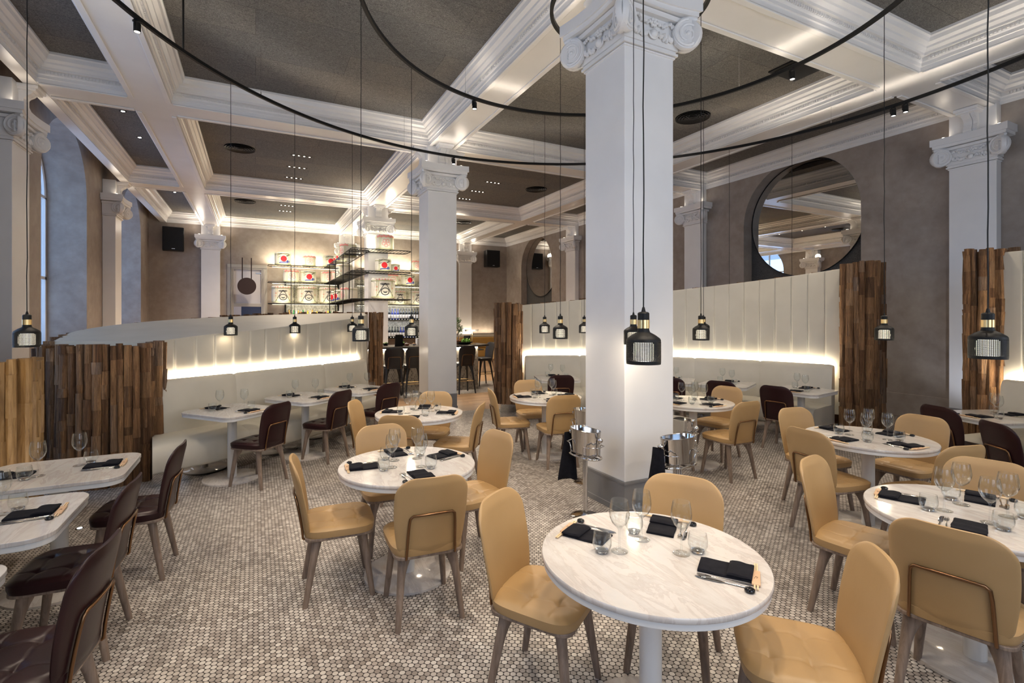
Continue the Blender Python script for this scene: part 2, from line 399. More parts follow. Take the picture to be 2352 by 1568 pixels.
# baseboards
struct('baseboard_left', MB().b2((WXL, WYF, 0), (WXL + .03, -.4, .45)).b2((WXL, 2.3, 0), (WXL + .03, 5.25, .45)).b2((WXL, 7.9, 0), (WXL + .03, 10.9, .45)).b2((WXL, 13.6, 0), (WXL + .03, 16.5, .45)), M['plaster'], bevel=.01)
struct('baseboard_right', MB().b2((WXR - .03, 2.25, 0), (WXR, 5.4, .42)).b2((WXR - .03, 8.05, 0), (WXR, 10.9, .42)).b2((WXR - .03, 13.5, 0), (WXR, 16.4, .42)), M['plaster'], bevel=.01)
struct('baseboard_back', MB().b2((2.2, WYB - .03, 0), (WXR, WYB, .42)), M['plaster'], bevel=.01)

# ---- beams
BH = .27
bn = 0
def beam(lo, hi, inset):
    global bn; bn += 1
    o = struct('trim_%d' % bn, MB().b2(lo, hi), M['soffit'])
    (a0, b0), (a1, b1) = inset
    h = .035                                            # thin raised lips that frame the soffit panel
    m = MB()
    if (a1 - a0) > (b1 - b0):
        for y in (b0 + .035, b1 - .035): m.b2((a0, y - h, lo[2] - .022), (a1, y + h, lo[2] - .001))
    else:
        for x in (a0 + .035, a1 - .035): m.b2((x - h, b0, lo[2] - .022), (x + h, b1, lo[2] - .001))
    m.build('soffit_border', M['soffit'], o, bevel=.006)
for x in (XL, XC, XR):
    ys = [WYF] + YS[1:] + [WYB]
    for i in range(4):
        y0 = ys[i] + (BH if i else 0) + .0; y1 = ys[i + 1] - (BH if i < 3 else 0)
        beam((x - BH, y0, SOF), (x + BH, y1, CEIL), ((x - BH, y0 + .02), (x + BH, y1 - .02)))
for y in YS[1:]:
    xs = [-2.77, XL, XC, XR, WXR]
    for i in range(4):
        x0 = xs[i] + (BH if i else 0); x1 = xs[i + 1] - (BH if i < 3 else 0)
        beam((x0, y - BH, SOF), (x1, y + BH, CEIL), ((x0 + .02, y - BH), (x1 - .02, y + BH)))
    for x in (XL, XC, XR):
        bn += 1; struct('trim_%d' % bn, MB().b2((x - BH, y - BH, SOF), (x + BH, y + BH, CEIL)), M['soffit'])
bn += 1; struct('trim_%d' % bn, MB().b2((-2.95, WYF, SOF), (-2.775, WYB, 5.85)), M['soffit'])     # band above the left wall

# ---- cornices: one moulded frame with dentils around every coffer
PROF = [(.003, .001), (.003, .055), (.018, .06), (.018, .10), (.035, .115), (.035, .165), (.075, .17), (.078, .20), (.115, .235), (.12, .26), (.165, .285), (.18, .33), (.20, .345), (.20, .3785)]
def coffer(x0, x1, y0, y1, pr=1.0):
    global bn; bn += 1; m = MB(); rings = []
    for o, h in PROF:
        o *= pr; rings.append([(x0 + o, y0 + o, SOF + h), (x1 - o, y0 + o, SOF + h), (x1 - o, y1 - o, SOF + h), (x0 + o, y1 - o, SOF + h)])
    m.loft(rings, caps=False)
    c = struct('trim_%d' % bn, m, M['white'], flip=False)
    d = MB(); o = .040; z = SOF + .14; s = .020; stp = .038
    nx = int((x1 - x0 - .2) / stp); ny = int((y1 - y0 - .2) / stp)
    for i in range(nx):
        x = x0 + .1 + (i + .5) * (x1 - x0 - .2) / nx
        d.box((x, y0 + o, z), (s, .03, .032)); d.box((x, y1 - o, z), (s, .03, .032))
    for i in range(ny):
        y = y0 + .1 + (i + .5) * (y1 - y0 - .2) / ny
        d.box((x0 + o, y, z), (.03, s, .032)); d.box((x1 - o, y, z), (.03, s, .032))
    d.build('dentils', M['white'], c)
XB = [(-2.77, XL - BH), (XL + BH, XC - BH), (XC + BH, XR - BH), (XR + BH, WXR)]
YB = [(WYF, YS[1] - BH), (YS[1] + BH, YS[2] - BH), (YS[2] + BH, YS[3] - BH), (YS[3] + BH, WYB)]
for a in XB:
    for b in YB: coffer(a[0], a[1], b[0], b[1])

# ================================================================== COLUMNS
def spiral(m, c, ax, up, R, depth, side=1):
    """volute scroll: a drum with a raised spiral on its face. ax = outward face normal"""
    ax = Vector(ax).normalized(); c = Vector(c); up = Vector(up); rt = up.cross(ax) * side
    m.lathe([(R * .2, -depth), (R * .96, -depth), (R, -depth + .01), (R, -.012), (R * .97, 0), (R * .1, 0)], 22, c, ax)
    pts = []; rad = []
    for i in range(54):
        a = i / 53 * 2.4 * 2 * PI + PI / 2; r = R * (.93 - .80 * i / 53)
        pts.append(c + rt * (math.cos(a) * r) + up * (math.sin(a) * r) + ax * .004); rad.append(.0125 * (1 - .45 * i / 53) * R / .12)
    m.tube(pts, rad, 6)
    m.ball(c + ax * .006, R * .16, 8, 5)
def leaf_cluster(m, c, n, t, up, w):
    """carved rosette and leaves in the middle of one capital face"""
    c = Vector(c); n = Vector(n); t = Vector(t); up = Vector(up)
    rnd = random.Random(3)
    for a in range(6):
        q = c + t * math.cos(a * PI / 3) * .028 + up * (.055 + math.sin(a * PI / 3) * .028); m.ball(q + n * .012, .018, 7, 4)
    m.ball(c + up * .055 + n * .022, .016, 7, 4)
    m.ball(c + up * (-.045) + n * .008, .042, 9, 6)
    m.tube([c + t * (.055 * math.cos(PI + PI * i / 8)) + up * (-.03 + .058 * math.sin(PI + PI * i / 8)) + n * .012 for i in range(9)], .008, 5)
    for s in (-1, 1):
        for k in range(9):
            f = k / 8; q = c + t * s * (.05 + f * (w - .05)) + up * (.065 - .02 * math.sin(f * 6) + rnd.uniform(-.012, .012))
            m.ball(q + n * rnd.uniform(.004, .014), rnd.uniform(.013, .022), 6, 4)
            q = c + t * s * (.07 + f * (w - .08)) + up * (-.05 + rnd.uniform(-.02, .02)); m.ball(q + n * rnd.uniform(0, .01), rnd.uniform(.014, .024), 6, 4, (1, 1, 1.4))
def capital_mesh(H, depth_lo, faces, vol=None):
    """capital around a square shaft of half width H; faces = outward normals that are carved; depth_lo clips the rear (pilasters)"""
    m = MB(); y0 = depth_lo                              # keep only y <= y0 when given (local, pilaster wall at y0)
    zb = 4.18
    def clampy(p): return p if y0 is None else (p[0], min(p[1], y0), p[2])
    e = H
    # astragal mouldings
    for z, o, h in ((4.20, .012, .016), (4.225, .03, .022), (4.25, .015, .02)):
        hi = y0 if y0 is not None else e + o
        m.b2((-e - o, -e - o, z - h / 2), (e + o, hi, z + h / 2))
    hi = y0 if y0 is not None else e + .035
    m.b2((-e - .03, -e - .03, 4.26), (e + .03, hi, 4.50))                   # carved bell
    hi = y0 if y0 is not None else e + .10
    m.b2((-e - .08, -e - .08, 4.50), (e + .08, hi, 4.545))                   # echinus
    # abacus: concave-sided slab
    A = e + .185; k = .055
    def side(p, q, nrm):
        P = []
        for i in range(9):
            f = i / 8; b = 4 * f * (1 - f) * k
            P.append((p[0] + (q[0] - p[0]) * f - nrm[0] * b, p[1] + (q[1] - p[1]) * f - nrm[1] * b))
        return P
    if y0 is None:
        poly = side((-A, -A), (A, -A), (0, -1))[:-1] + side((A, -A), (A, A), (1, 0))[:-1] + side((A, A), (-A, A), (0, 1))[:-1] + side((-A, A), (-A, -A), (-1, 0))[:-1]
    else:
        poly = side((-A, -A), (A, -A), (0, -1)) + [(A, y0), (-A, y0)]
    m.prism(poly, 4.60, 4.71); m.prism([(x * .95, y if y0 is not None and y == y0 else y * .95) for x, y in poly], 4.555, 4.60)
    # volutes
    R = .142; zc = 4.395
    cor = [(-1, -1), (1, -1)] + ([(1, 1), (-1, 1)] if y0 is None else [])
    for sx, sy in cor:
        bx, by = sx * (e + .045), sy * (e + .045)
        # scroll on the Y face and on the X face, both turned outward to the corner
        m_ = m; m = MB() if vol is not None else m
        spiral(m, (sx * (e + .060), sy * (e + .122), zc), (-sx * .42, sy, 0), (0, 0, 1), R, .055, sx * -sy)
        spiral(m, (sx * (e + .122), sy * (e + .060), zc), (sx, -sy * .42, 0), (0, 0, 1), R, .055, sx * sy)
        m.box((sx * (e + .06), sy * (e + .06), zc - .02), (.15, .12, .15), sx * sy * PI / 4)
        if vol is not None: vol.append(m); m = m_
        m.tube([(sx * (e + .02), sy * (e + .02), 4.56), (sx * (e + .10), sy * (e + .10), 4.55), (sx * (e + .15), sy * (e + .15), 4.53)], [.03, .035, .02], 8)
    for nx, ny in faces:
        if y0 is not None and ny == 0:
            continue
        leaf_cluster(m, (nx * (e + .04), ny * (e + .04), 4.385), (nx, ny, 0), (-ny, nx, 0), (0, 0, 1), e - .06)
    return m
def bracket_mesh(e):
    """scrolled console between abacus and beam, on the -Y face"""
    m = MB(); wdt = .10; prof = []
    side = [(.0, 4.72), (.07, 4.72), (.085, 4.76), (.07, 4.80), (.05, 4.84), (.055, 4.89), (.085, 4.93), (.13, 4.96), (.15, 4.985), (.15, 5.0), (.0, 5.0)]
    for x in (-.085, -.03, .03): 
        P = [(x, -e - o, z) for o, z in side] + [(x + .055, -e - o, z) for o, z in side]; n = len(side)
        m.add(P, [tuple(range(n)), tuple(range(2 * n - 1, n - 1, -1))] + [(i, (i + 1) % n, (i + 1) % n + n, i + n) for i in range(n)])
    m.b2((-.13, -e - .20, 5.0), (.13, -e, 5.03)); m.b2((-.15, -e - .23, 5.03), (.15, -e, 5.075))
    return m
HS = .292
MC = M['white']
UPC = 8; UPP = 3
def uplight(t, pts, loc, rz, power, col=(1, .86, .70)):
    """slim fill lamps added on the abacus to brighten the beams and the ceiling"""
    for x, y in pts:
        MB().b2((x - .045, y - .045, 4.7105), (x + .045, y + .045, 4.735)).build('added_uplight', M['white'], t, bevel=.004)
        MB().lathe([(.001, 4.7355), (.035, 4.7355), (.035, 4.739), (.001, 4.739)], 16, (x, y, 0)).build('uplight_lens', M['downbulb'], t)  # glowing lens of the added fill lamp
        v = Matrix.Rotation(rz, 3, 'Z') @ Vector((x, y, 0))
        p = (loc[0] + v.x, loc[1] + v.y, 4.76)
        light('SPOT', 'added_uplight_lamp', p, power, col, (p[0] + v.x * 2.2, p[1] + v.y * 2.2, p[2] + .75), spot_size=2.9, spot_blend=1, shadow_soft_size=.12)
def column_full(loc, label):
    t = thing('column', label, 'column', loc, 0, 'square columns with scrolled capitals')
    MB().b2((-HS, -HS, .29), (HS, HS, 4.2)).build('shaft', MC, t, bevel=.006)
    MB().b2((-HS - .006, -HS - .006, 0), (HS + .006, HS + .006, .27)).b2((-HS - .012, -HS - .012, .27), (HS + .012, HS + .012, .29)).b2((-HS - .016, -HS - .016, 0), (HS + .016, HS + .016, .05)).build('plinth', M['base'], t)['label'] = 'grey painted plinth'
    vv = []; cp_ = capital_mesh(HS, None, ((0, -1), (1, 0), (-1, 0), (0, 1)), vv).build('capital', MC, t, smooth=40)
    for q in vv: q.build('volute', MC, cp_, smooth=40)
    MB().b2((-HS, -HS, 4.71), (HS, HS, SOF - .002)).build('neck', MC, t, bevel=.004)
    m = MB()
    for k in range(4):
        s = len(m.v); b = bracket_mesh(HS); m.add(b.v, b.f); m.xf(Matrix.Rotation(k * PI / 2, 4, 'Z'), s)
    m.build('bracket', MC, t)
    a = HS + .06; uplight(t, ((-a, -a), (a, -a), (a, a), (-a, a)), loc, 0, 34 if loc[1] > 14 else UPC)
    return t
column_full((XC, YS[1], 0), 'big white square column nearest the camera, behind the front round table')
column_full((XC, YS[2], 0), 'white square column in the middle distance, left of the nearest one')
column_full((XC, YS[3], 0), 'white square column wrapped by the black barrel shelves')
def pilaster(loc, rz, label, dep, base=True):
    """local -Y is the front; wall plane at y = -HS + dep"""
    t = thing('pilaster', label, 'pilaster', loc, rz, 'white wall pilasters')
    y1 = -HS + dep
    MB().b2((-HS, -HS, .29), (HS, y1, 4.2)).build('shaft', MC, t, bevel=.005)
    MB().b2((-HS - .012, -HS - .012, 0), (HS + .012, y1, .29)).build('plinth', M['base'], t, bevel=.004)['label'] = 'grey painted plinth'
    vv = []; cp_ = capital_mesh(HS, y1, ((0, -1),), vv).build('capital', MC, t, smooth=40)
    for q in vv: q.build('volute', MC, cp_, smooth=40)
    MB().b2((-HS, -HS, 4.71), (HS, y1, SOF - .002)).build('neck', MC, t, bevel=.004)
    bracket_mesh(HS).build('bracket', MC, t)
    a = HS + .05; uplight(t, ((-a, -a + .01), (a, -a + .01)), loc, rz, 30 if loc[1] > 19 else UPP)
    return t
DL = .255
for y, lb in ((YS[2], 'white pilaster on the left wall nearest the camera, cut by the left frame edge'), (YS[3], 'white pilaster on the left wall between the two arched windows')):
    pilaster((-3.016 - HS, y, 0), PI / 2, lb, DL)
pilaster((-3.016 - HS, YS[1], 0), PI / 2, 'white pilaster on the left wall beside the near arched window', DL)
for y, lb in ((YS[1], 'white pilaster on the right wall at the far right, behind the third booth'), (YS[2], 'white pilaster on the right wall just right of the big column'), (YS[3], 'white pilaster on the right wall beside the far round mirror')):
    pilaster((10.251 + HS, y, 0), -PI / 2, lb, .16)
for x, lb in ((XL, 'white pilaster on the back wall left of the doorway'), (XC, 'white pilaster on the back wall behind the barrel shelves'), (XR, 'white pilaster on the back wall right of the bar')):
    pilaster((x, 20.3 + HS, 0), 0, lb, .095)

# ================================================================== RING TRACKS, SPOTS AND PENDANTS
HT = 4.78; RO, RI, RS = 4.90, 2.56, .74
def ring(R, label):
    t = thing('ring_track', label, 'light track', (CX, CY, HT), 0, 'black ring tracks around the big column')
    m = MB(); rings = []
    n = 160
    for i in range(n):
        a = 2 * PI * i / n
        rings.append([((R + dx) * math.cos(a), (R + dx) * math.sin(a), dz) for dx, dz in ((-.017, -.02), (.017, -.02), (.017, .02), (.013, .02), (.013, -.004), (-.013, -.004), (-.013, .02), (-.017, .02))])
    m.loft(rings, loop=True); m.build('rail', M['blackmetal'], t)
    if R > 1:  # glowing strip added to the larger rings to lighten beams and ceiling
        m = MB(); rings = []
        for i in range(n):
            a = 2 * PI * i / n
            rings.append([((R + dx) * math.cos(a), (R + dx) * math.sin(a), dz) for dx, dz in ((-.010, -.0035), (.010, -.0035), (.010, .001), (-.010, .001))])
        m.loft(rings, loop=True); m.build('added_fill_strip', M['ledfill'], t)['label'] = 'added glowing strip on top of the rail that brightens the ceiling'
    k = 12 if R > 3 else 8 if R > 1 else 0
    for i in range(k):
        a = 2 * PI * (i + .35) / k; x, y = R * math.cos(a), R * math.sin(a)
        top = CEIL
        for bx in (XL, XC, XR):
            if abs(x + CX - bx) < BH + .21: top = SOF
        for by in YS[1:]:
            if abs(y + CY - by) < BH + .21: top = SOF
        MB().tube([(x, y, .018), (x, y, .06), (x, y, .062), (x, y, top - HT)], [.006, .006, .0022, .0022], 6).build('suspension_wire', M['satin'], t)
    if not k:
        for i in range(3):
            a = 2 * PI * i / 3 + 1.2; MB().tube([(R * math.cos(a), R * math.sin(a), .018), (R * math.cos(a), R * math.sin(a), SOF - HT)], .006, 6).build('support_rod', M['blackmetal'], t)
    return t
ro = ring(RO, 'largest thin black ring track hanging below the ceiling')
MB().tube([(RO * math.cos(2.52), RO * math.sin(2.52), .02), (RO * math.cos(2.52), RO * math.sin(2.52), CEIL - HT)], .011, 8).build('feed_rod', M['blackmetal'], ro)
ring(RI, 'middle black ring track circling the big column')
ring(RS, 'smallest black ring track close around the capital of the big column')

def pendant_proto():
    t = thing('pendant_lamp', 'x', 'pendant lamp', (0, 0, 0), 0, 'black mesh pendant lamps on the ring tracks')
    R = .0775; m = MB()
    # perforated shade built as a real grid of bars: 48 uprights, 16 hoops
    z0, z1 = 0.0, .102
    for i in range(64):
        a = 2 * PI * i / 64; ca_, sa_ = math.cos(a), math.sin(a)
        m.box((R * ca_, R * sa_, (z0 + z1) / 2 + .008), (.0022, .0045, z1 - z0 - .012), a)
    for j in range(16):
        z = .010 + j * .0058; n = 44
        rings = []
        for i in range(n):
            a = 2 * PI * i / n; rings.append([((R + dx) * math.cos(a), (R + dx) * math.sin(a), z + dz) for dx, dz in ((-.0012, -.0016), (.0012, -.0016), (.0012, .0016), (-.0012, .0016))])
        m.loft(rings, loop=True)
    m.lathe([(R - .0015, 0), (R, 0), (R + .0005, .004), (R + .0005, .016), (R - .0015, .016)], 44)
    m.lathe([(R - .0015, z1), (R + .0005, z1), (R + .0005, .112), (R - .004, .120), (.052, .136), (.030, .148), (.026, .160), (.026, .166), (.010, .166)], 44)
    shd = m.build('lamp_shade', M['blackmetal'], t, smooth=35)
    MB().lathe([(.015, .166), (.0275, .166), (.0275, .205), (.015, .205)], 28).build('collar', M['brass'], t, smooth=35)['label'] = 'brass collar'
    MB().lathe([(.015, .205), (.0265, .205), (.0265, .236), (.022, .241), (.010, .244), (.006, .262), (.004, .266)], 24).build('cap', M['blackmetal'], t, smooth=35)
    MB().lathe([(.02, .012), (.046, .016), (.050, .05), (.046, .095), (.02, .108)], 24).build('diffuser', M['lampglow'], shd, smooth=60)['label'] = 'glowing inner diffuser'
    rr = random.Random(4); pts = []
    for i in range(23):
        z = .262 + (HT - 1.545 - .28) * i / 22; k = 0 if i in (0, 22) else .0022
        pts.append((rr.uniform(-k, k), rr.uniform(-k, k), z))
    MB().tube(pts, .0032, 6).build('cable', M['blackmetal'], t, smooth=60)
    return t
pd = pendant_proto()
PEN = [('O', -1.43, 4.9, 'pendant lamp at the far left of the picture, in front of the left wall pilaster'),
       ('O', -.32, 7.25, 'pendant lamp over the left booth, in front of the far doorway'),
       ('O', .5, 7.83, 'pendant lamp over the left booth, in front of the left end of the barrel shelves'),
       ('O', 1.42, 8.3, 'small pendant lamp just behind and left of the larger one before the wood post'),
       ('I', .86, 4.7, 'pendant lamp beside the wood post of the left booth, above the far chairs'),
       ('I', 1.62, 5.72, 'pendant lamp seen half over the bar, left of the middle column'),
       ('I', 3.72, 6.27, 'smallest pendant lamp left of the one nearest the bar-side booth'),
       ('S', 2.72, 4.3, 'pendant lamp left of the big column, in front of the cream booth panel'),
       ('I', 4.25, 6.05, 'pendant lamp half hidden behind the left edge of the big column'),
       ('S', 2.93, 3.10, 'pendant lamp behind the largest one in front of the big column'),
       ('I', 1.72, 1.70, 'largest pendant lamp in front of the big column'),
       ('S', 3.72, 3.25, 'pendant lamp right of the big column, nearer of the close pair'),
       ('I', 5.32, 5.0, 'pendant lamp right of the big column, farther of the close pair'),
       ('O', 7.30, 5.98, 'pendant lamp before the right booth panel, smallest of that side'),
       ('O', 7.72, 5.05, 'pendant lamp before the right booth panel, below the big round mirror'),
       ('I', 5.50, 2.7, 'pendant lamp in front of the right booth timber post'),
       ('I', 3.42, 1.15, 'large pendant lamp at the far right of the picture')]
PENDU = [62, 530, 677, 809, 829, 945, 1251, 1287, 1342, 1455, 1478, 1610, 1616, 1675, 1819, 2031, 2269]
def on_ring(u, R, near):
    """point where the sight direction of column u crosses a ring (plan), nearest to the rough point"""
    tn = math.tan(math.atan((u - 1145.81) / 1137.02) + .4564); dx, dy = math.sin(math.atan(tn)), math.cos(math.atan(tn))
    b = dx * CX + dy * CY; c = CX * CX + CY * CY - R * R; D = b * b - c
    if D < 0: return near
    c2 = [(dx * k, dy * k) for k in (b - math.sqrt(D), b + math.sqrt(D)) if k > 0]
    return min(c2, key=lambda p: (p[0] - near[0]) ** 2 + (p[1] - near[1]) ** 2)
for i, (k, x, y, lb) in enumerate(PEN):
    R = {'O': RO, 'I': RI, 'S': RS}[k]; q = on_ring(PENDU[i], R, (x, y))
    o = pd if i == 0 else dup(pd)
    o.location = (q[0], q[1], 1.54); o['label'] = 'black mesh and brass ' + lb if not lb.startswith('black') else lb; o['category'] = 'pendant lamp'
    o['label'] = lb[0].lower() + lb[1:]
    light('POINT', 'pendant_light', (q[0], q[1], 1.535), {'S': 9, 'I': 6, 'O': .5}[k], (1, .84, .62), shadow_soft_size=.04)

def spot_proto():
    t = thing('track_spotlight', 'x', 'spotlight', (0, 0, 0), 0, 'small black spotlights on the ring tracks')
    # local: hangs from z=0 (under rail), head points along -Z tilted by the empty's children being baked straight down
    MB().b2((-.04, -.015, -.022), (.04, .015, -.001)).b2((-.006, .034, -.085), (.006, .042, -.012)).b2((-.006, .0, -.022), (.006, .042, -.012)).build('bracket', M['blackmetal'], t, bevel=.002)
    MB().lathe([(.012, -.03), (.030, -.034), (.032, -.04), (.032, -.125), (.027, -.125), (.026, -.10)], 20).build('head', M['blackmetal'], t, smooth=40)
    MB().lathe([(.001, -.113), (.025, -.113), (.024, -.119), (.001, -.122)], 16).build('lens', M['bulb'], t, smooth=40)
    return t
sp = spot_proto(); first = True
T = {1: (1.512, 1.611), 2: (.944, 3.349), 3: (1.569, 5.126), 4: (3.355, 5.471), 5: (4.763, 4.355), 6: (4.648, 2.381), 7: (3.317, 1.205)}
def spot(p, R, aim, lb, power=128, ang=56, col=(1, .84, .66)):
    global first
    o = sp if first else dup(sp); first = False
    o['label'] = lb; o['category'] = 'spotlight'
    o.location = (p[0], p[1], HT - .021)
    o.rotation_euler = (0, 0, math.atan2(p[1] - CY, p[0] - CX))
    light('SPOT', 'track_spot_light', (p[0], p[1], HT - .16), power, col, aim, spot_size=math.radians(ang), spot_blend=.55, shadow_soft_size=.03)
def ringpt(R, deg): return (CX + R * math.cos(math.radians(deg)), CY + R * math.sin(math.radians(deg)))
spot(on_ring(315, RO, (-.9, 6.3)), RO, (-.3, 4.2, .6), 'lit spotlight at the upper left of the picture on the largest ring')
spot(on_ring(1090, RI, (2.6, 6.2)), RI, (2.7, 4.9, .6), 'lit spotlight left of the big column on the middle ring', 230, 85)
spot(on_ring(1042, RO, (3.2, 8.6)), RO, (2.4, 6.0, .4), 'small lit spotlight right in front of the capital of the middle column')
spot(on_ring(1820, RI, (5.8, 3.7)), RI, (*T[6], .75), 'lit spotlight below the black ceiling panel on the middle ring')
spot(on_ring(2080, RO, (8.1, 3.5)), RO, (6.2, 2.2, .7), 'right lit spotlight of the close pair at the upper right on the largest ring', 110)
spot(on_ring(2052, RO, (8.1, 3.7)), RO, (6.6, 5.2, .7), 'left dark spotlight of the close pair at the upper right on the largest ring', 110)
for dg, R, tg in ((200, RI, T[2]), (262, RI, T[1]), (232, RI, T[1]), (292, RI, T[7]), (178, RO, T[2]), (215, RO, (.2, 1.6)), (245, RO, T[1]), (275, RO, T[7]), (188, RI, T[3]), (316, RI, T[5]), (334, RO, T[6]), (192, RO, (-1.2, 3.6)), (165, RO, (.6, 5.9)), (178, RI, T[3])):
    q = ringpt(R, dg); side = 'largest' if R == RO else 'middle'
    spot(q, R, (tg[0], tg[1], .75), 'black spotlight on the %s ring, at %s' % (side, {178: 'the left, above the second round table' if R == RI else 'the left, above the gap between the tables', 200: 'the left of the second round table', 262: 'the front, above the nearest round table', 232: 'the front left of the nearest round table', 292: 'the front right, outside the frame', 165: 'the left booth side', 188: 'the left, above the third round table', 215: 'the near left, outside the frame', 245: 'the near side, outside the frame', 275: 'the near right, outside the frame', 999: '', 334: 'the right, outside the frame', 316: 'the right of the big column', 192: 'the left wall side'}[dg]), 108)

# ---- ceiling fittings
F_, A_, YH = 1137.02, .4564, 732.13
CA, SA = math.cos(A_), math.sin(A_)
def onz(u, v, h):
    zc = (1.75 - h) * F_ / (v - YH); r = (u - 1145.81) / F_ * zc; return (zc * SA + r * CA, zc * CA - r * SA)
lin = thing('recessed_downlight_bar', 'x', 'ceiling light', group='recessed bars of small downlights')
MB().b2((-.24, -.035, -.004), (.24, .035, -.0005)).build('trim_plate', M['blackmetal'], lin)
m = MB()
for i in range(4): m.lathe([(.001, -.006), (.018, -.006), (.018, -.0045), (.001, -.0045)], 12, (-.17 + i * .113, 0, 0))
m.build('lens', M['downbulb'], lin)
LB = [((2037, 1053), 'nearest the ring track of the left ceiling bay'), ((2005, 1130), 'middle of the row of three in the left ceiling bay'), ((1985, 1201), 'farthest of the row of three in the left ceiling bay'),
      ((1942, 1341), 'nearest of the row of three above the doorway'), ((1938, 1388), 'middle of the row of three above the doorway'), ((1925, 1425), 'farthest of the row of three above the doorway')]
LB = [((p[0] * .34014, p[1] * .34014), s) for p, s in LB] + [((776 + x * .34014, y * .34014), s) for (x, y), s in (((1048, 1232), 'nearest of the row of three right of the middle column'), ((943, 1292), 'middle of the row of three right of the middle column'), ((856, 1342), 'farthest of the row of three right of the middle column'))]
for i, (p, s) in enumerate(LB):
    q = onz(p[0], p[1], CEIL); o = lin if i == 0 else dup(lin); o.location = (q[0], q[1], CEIL); o['label'] = 'recessed downlight bar, ' + s; o['category'] = 'ceiling light'
    light('SPOT', 'downlight', (q[0], q[1], CEIL - .03), 330, (1, .83, .64), (q[0], q[1], 0), spot_size=2.3, spot_blend=.8, shadow_soft_size=.12)
for (x, y, s) in ((5.9, 6.4, 'over the right booth'), (1.0, 1.2, 'above the viewer'), (5.8, 17.8, 'over the back bar right side')):
    o = dup(lin, (x, y, CEIL)); o['label'] = 'recessed downlight bar ' + s
    light('SPOT', 'downlight', (x, y, CEIL - .03), 150, (1, .84, .66), (x, y, 0), spot_size=2.5, spot_blend=.8, shadow_soft_size=.12)
dn = thing('round_downlight', 'x', 'ceiling light', group='small round downlights along the side bays')
MB().lathe([(.03, -.006), (.052, -.006), (.052, -.0005), (.03, -.0005)], 20).build('trim_ring', M['blackmetal'], dn)
MB().lathe([(.001, -.004), (.03, -.004), (.03, -.001), (.001, -.001)], 16).build('lens', M['bulb'], dn)
DN = [((685 * .34014, 525 * .34014), 'nearest of the three in the left side bay'), ((830 * .34014, 750 * .34014), 'middle of the three in the left side bay'), ((943 * .34014, 927 * .34014), 'farthest of the three in the left side bay'),
      ((1130 * .34014, 1217 * .34014), 'nearer of the two in the far left bay'), ((1180 * .34014, 1297 * .34014), 'farther of the two in the far left bay'),
      ((1000 + 1043 / 6.817, 440 + 635 / 6.817), 'left one of the farthest pair in the far right bay'), ((1000 + 1070 / 6.817, 440 + 625 / 6.817), 'right one of the farthest pair in the far right bay'), ((1000 + 1250 / 6.817, 440 + 562 / 6.817), 'single one in the far right bay'),
      ((1000 + 1450 / 6.817, 440 + 494 / 6.817), 'left one of the near pair in the far right bay'), ((1000 + 1483 / 6.817, 440 + 482 / 6.817), 'right one of the near pair in the far right bay'),
      ((1000 + 2206 / 6.817, 440 + 229 / 6.817), 'left one of the pair beside the big column'), ((1000 + 2257 / 6.817, 440 + 212 / 6.817), 'right one of the pair beside the big column'),
      ((1552 + 655 * .34014, 925 * .34014), 'single one above the big round mirror')]
for i, (p, s) in enumerate(DN):
    q = onz(p[0], p[1], CEIL); o = dn if i == 0 else dup(dn); o.location = (min(q[0], 10.1), q[1], CEIL); o['label'] = 'round recessed downlight, ' + s; o['category'] = 'ceiling light'
    if i not in (5, 9, 10): light('SPOT', 'downlight', (min(q[0], 10.1), q[1], CEIL - .02), 60, (1, .8, .58), (q[0], q[1], 0), spot_size=1.5, spot_blend=.7, shadow_soft_size=.05)
vt = thing('round_air_vent', 'x', 'air vent', group='round black ceiling vents')
m = MB()
for k, r in enumerate((.30, .25, .20, .15, .10)): m.lathe([(r - .035, -.006 - k * .006), (r, -.022 - k * .004), (r + .004, -.018 - k * .004), (r - .03, -.002 - k * .006)], 36)
m.lathe([(.001, -.04), (.055, -.034), (.06, -.028), (.001, -.03)], 24); m.build('louvres', M['blackmetal'], vt, smooth=30)
MB().lathe([(.001, -.002), (.305, -.002), (.305, -.0005), (.001, -.0005)], 36).build('duct', M['black'], vt)
for i, (p, s) in enumerate([((1620 * .34014, 1000 * .34014), 'in the left bay, left of the downlight bars'), ((1655 * .34014, 1358 * .34014), 'in the far left bay above the doorway'), ((776 + 1340 * .34014, 1277 * .34014), 'between the two columns, left of the big one'), ((776 + 850 * .34014, 1502 * .34014), 'farthest one, right of the middle column'), ((1552 + 115 * .34014, 790 * .34014), 'just right of the big column')]):
    q = onz(p[0], p[1], CEIL); o = vt if i == 0 else dup(vt); o.location = (q[0], q[1], CEIL); o['label'] = 'round black ceiling vent, ' + s; o['category'] = 'air vent'
q = onz(1552 + 850 * .34014, 450 * .34014, CEIL)
tag(MB().box((q[0], q[1], CEIL - .012), (.62, .62, .022)).box((q[0], q[1], CEIL - .028), (.5, .5, .012)).build('ceiling_panel', M['blackmetal'], None, bevel=.004), 'square black panel set in the ceiling right of the big column', 'ceiling panel')
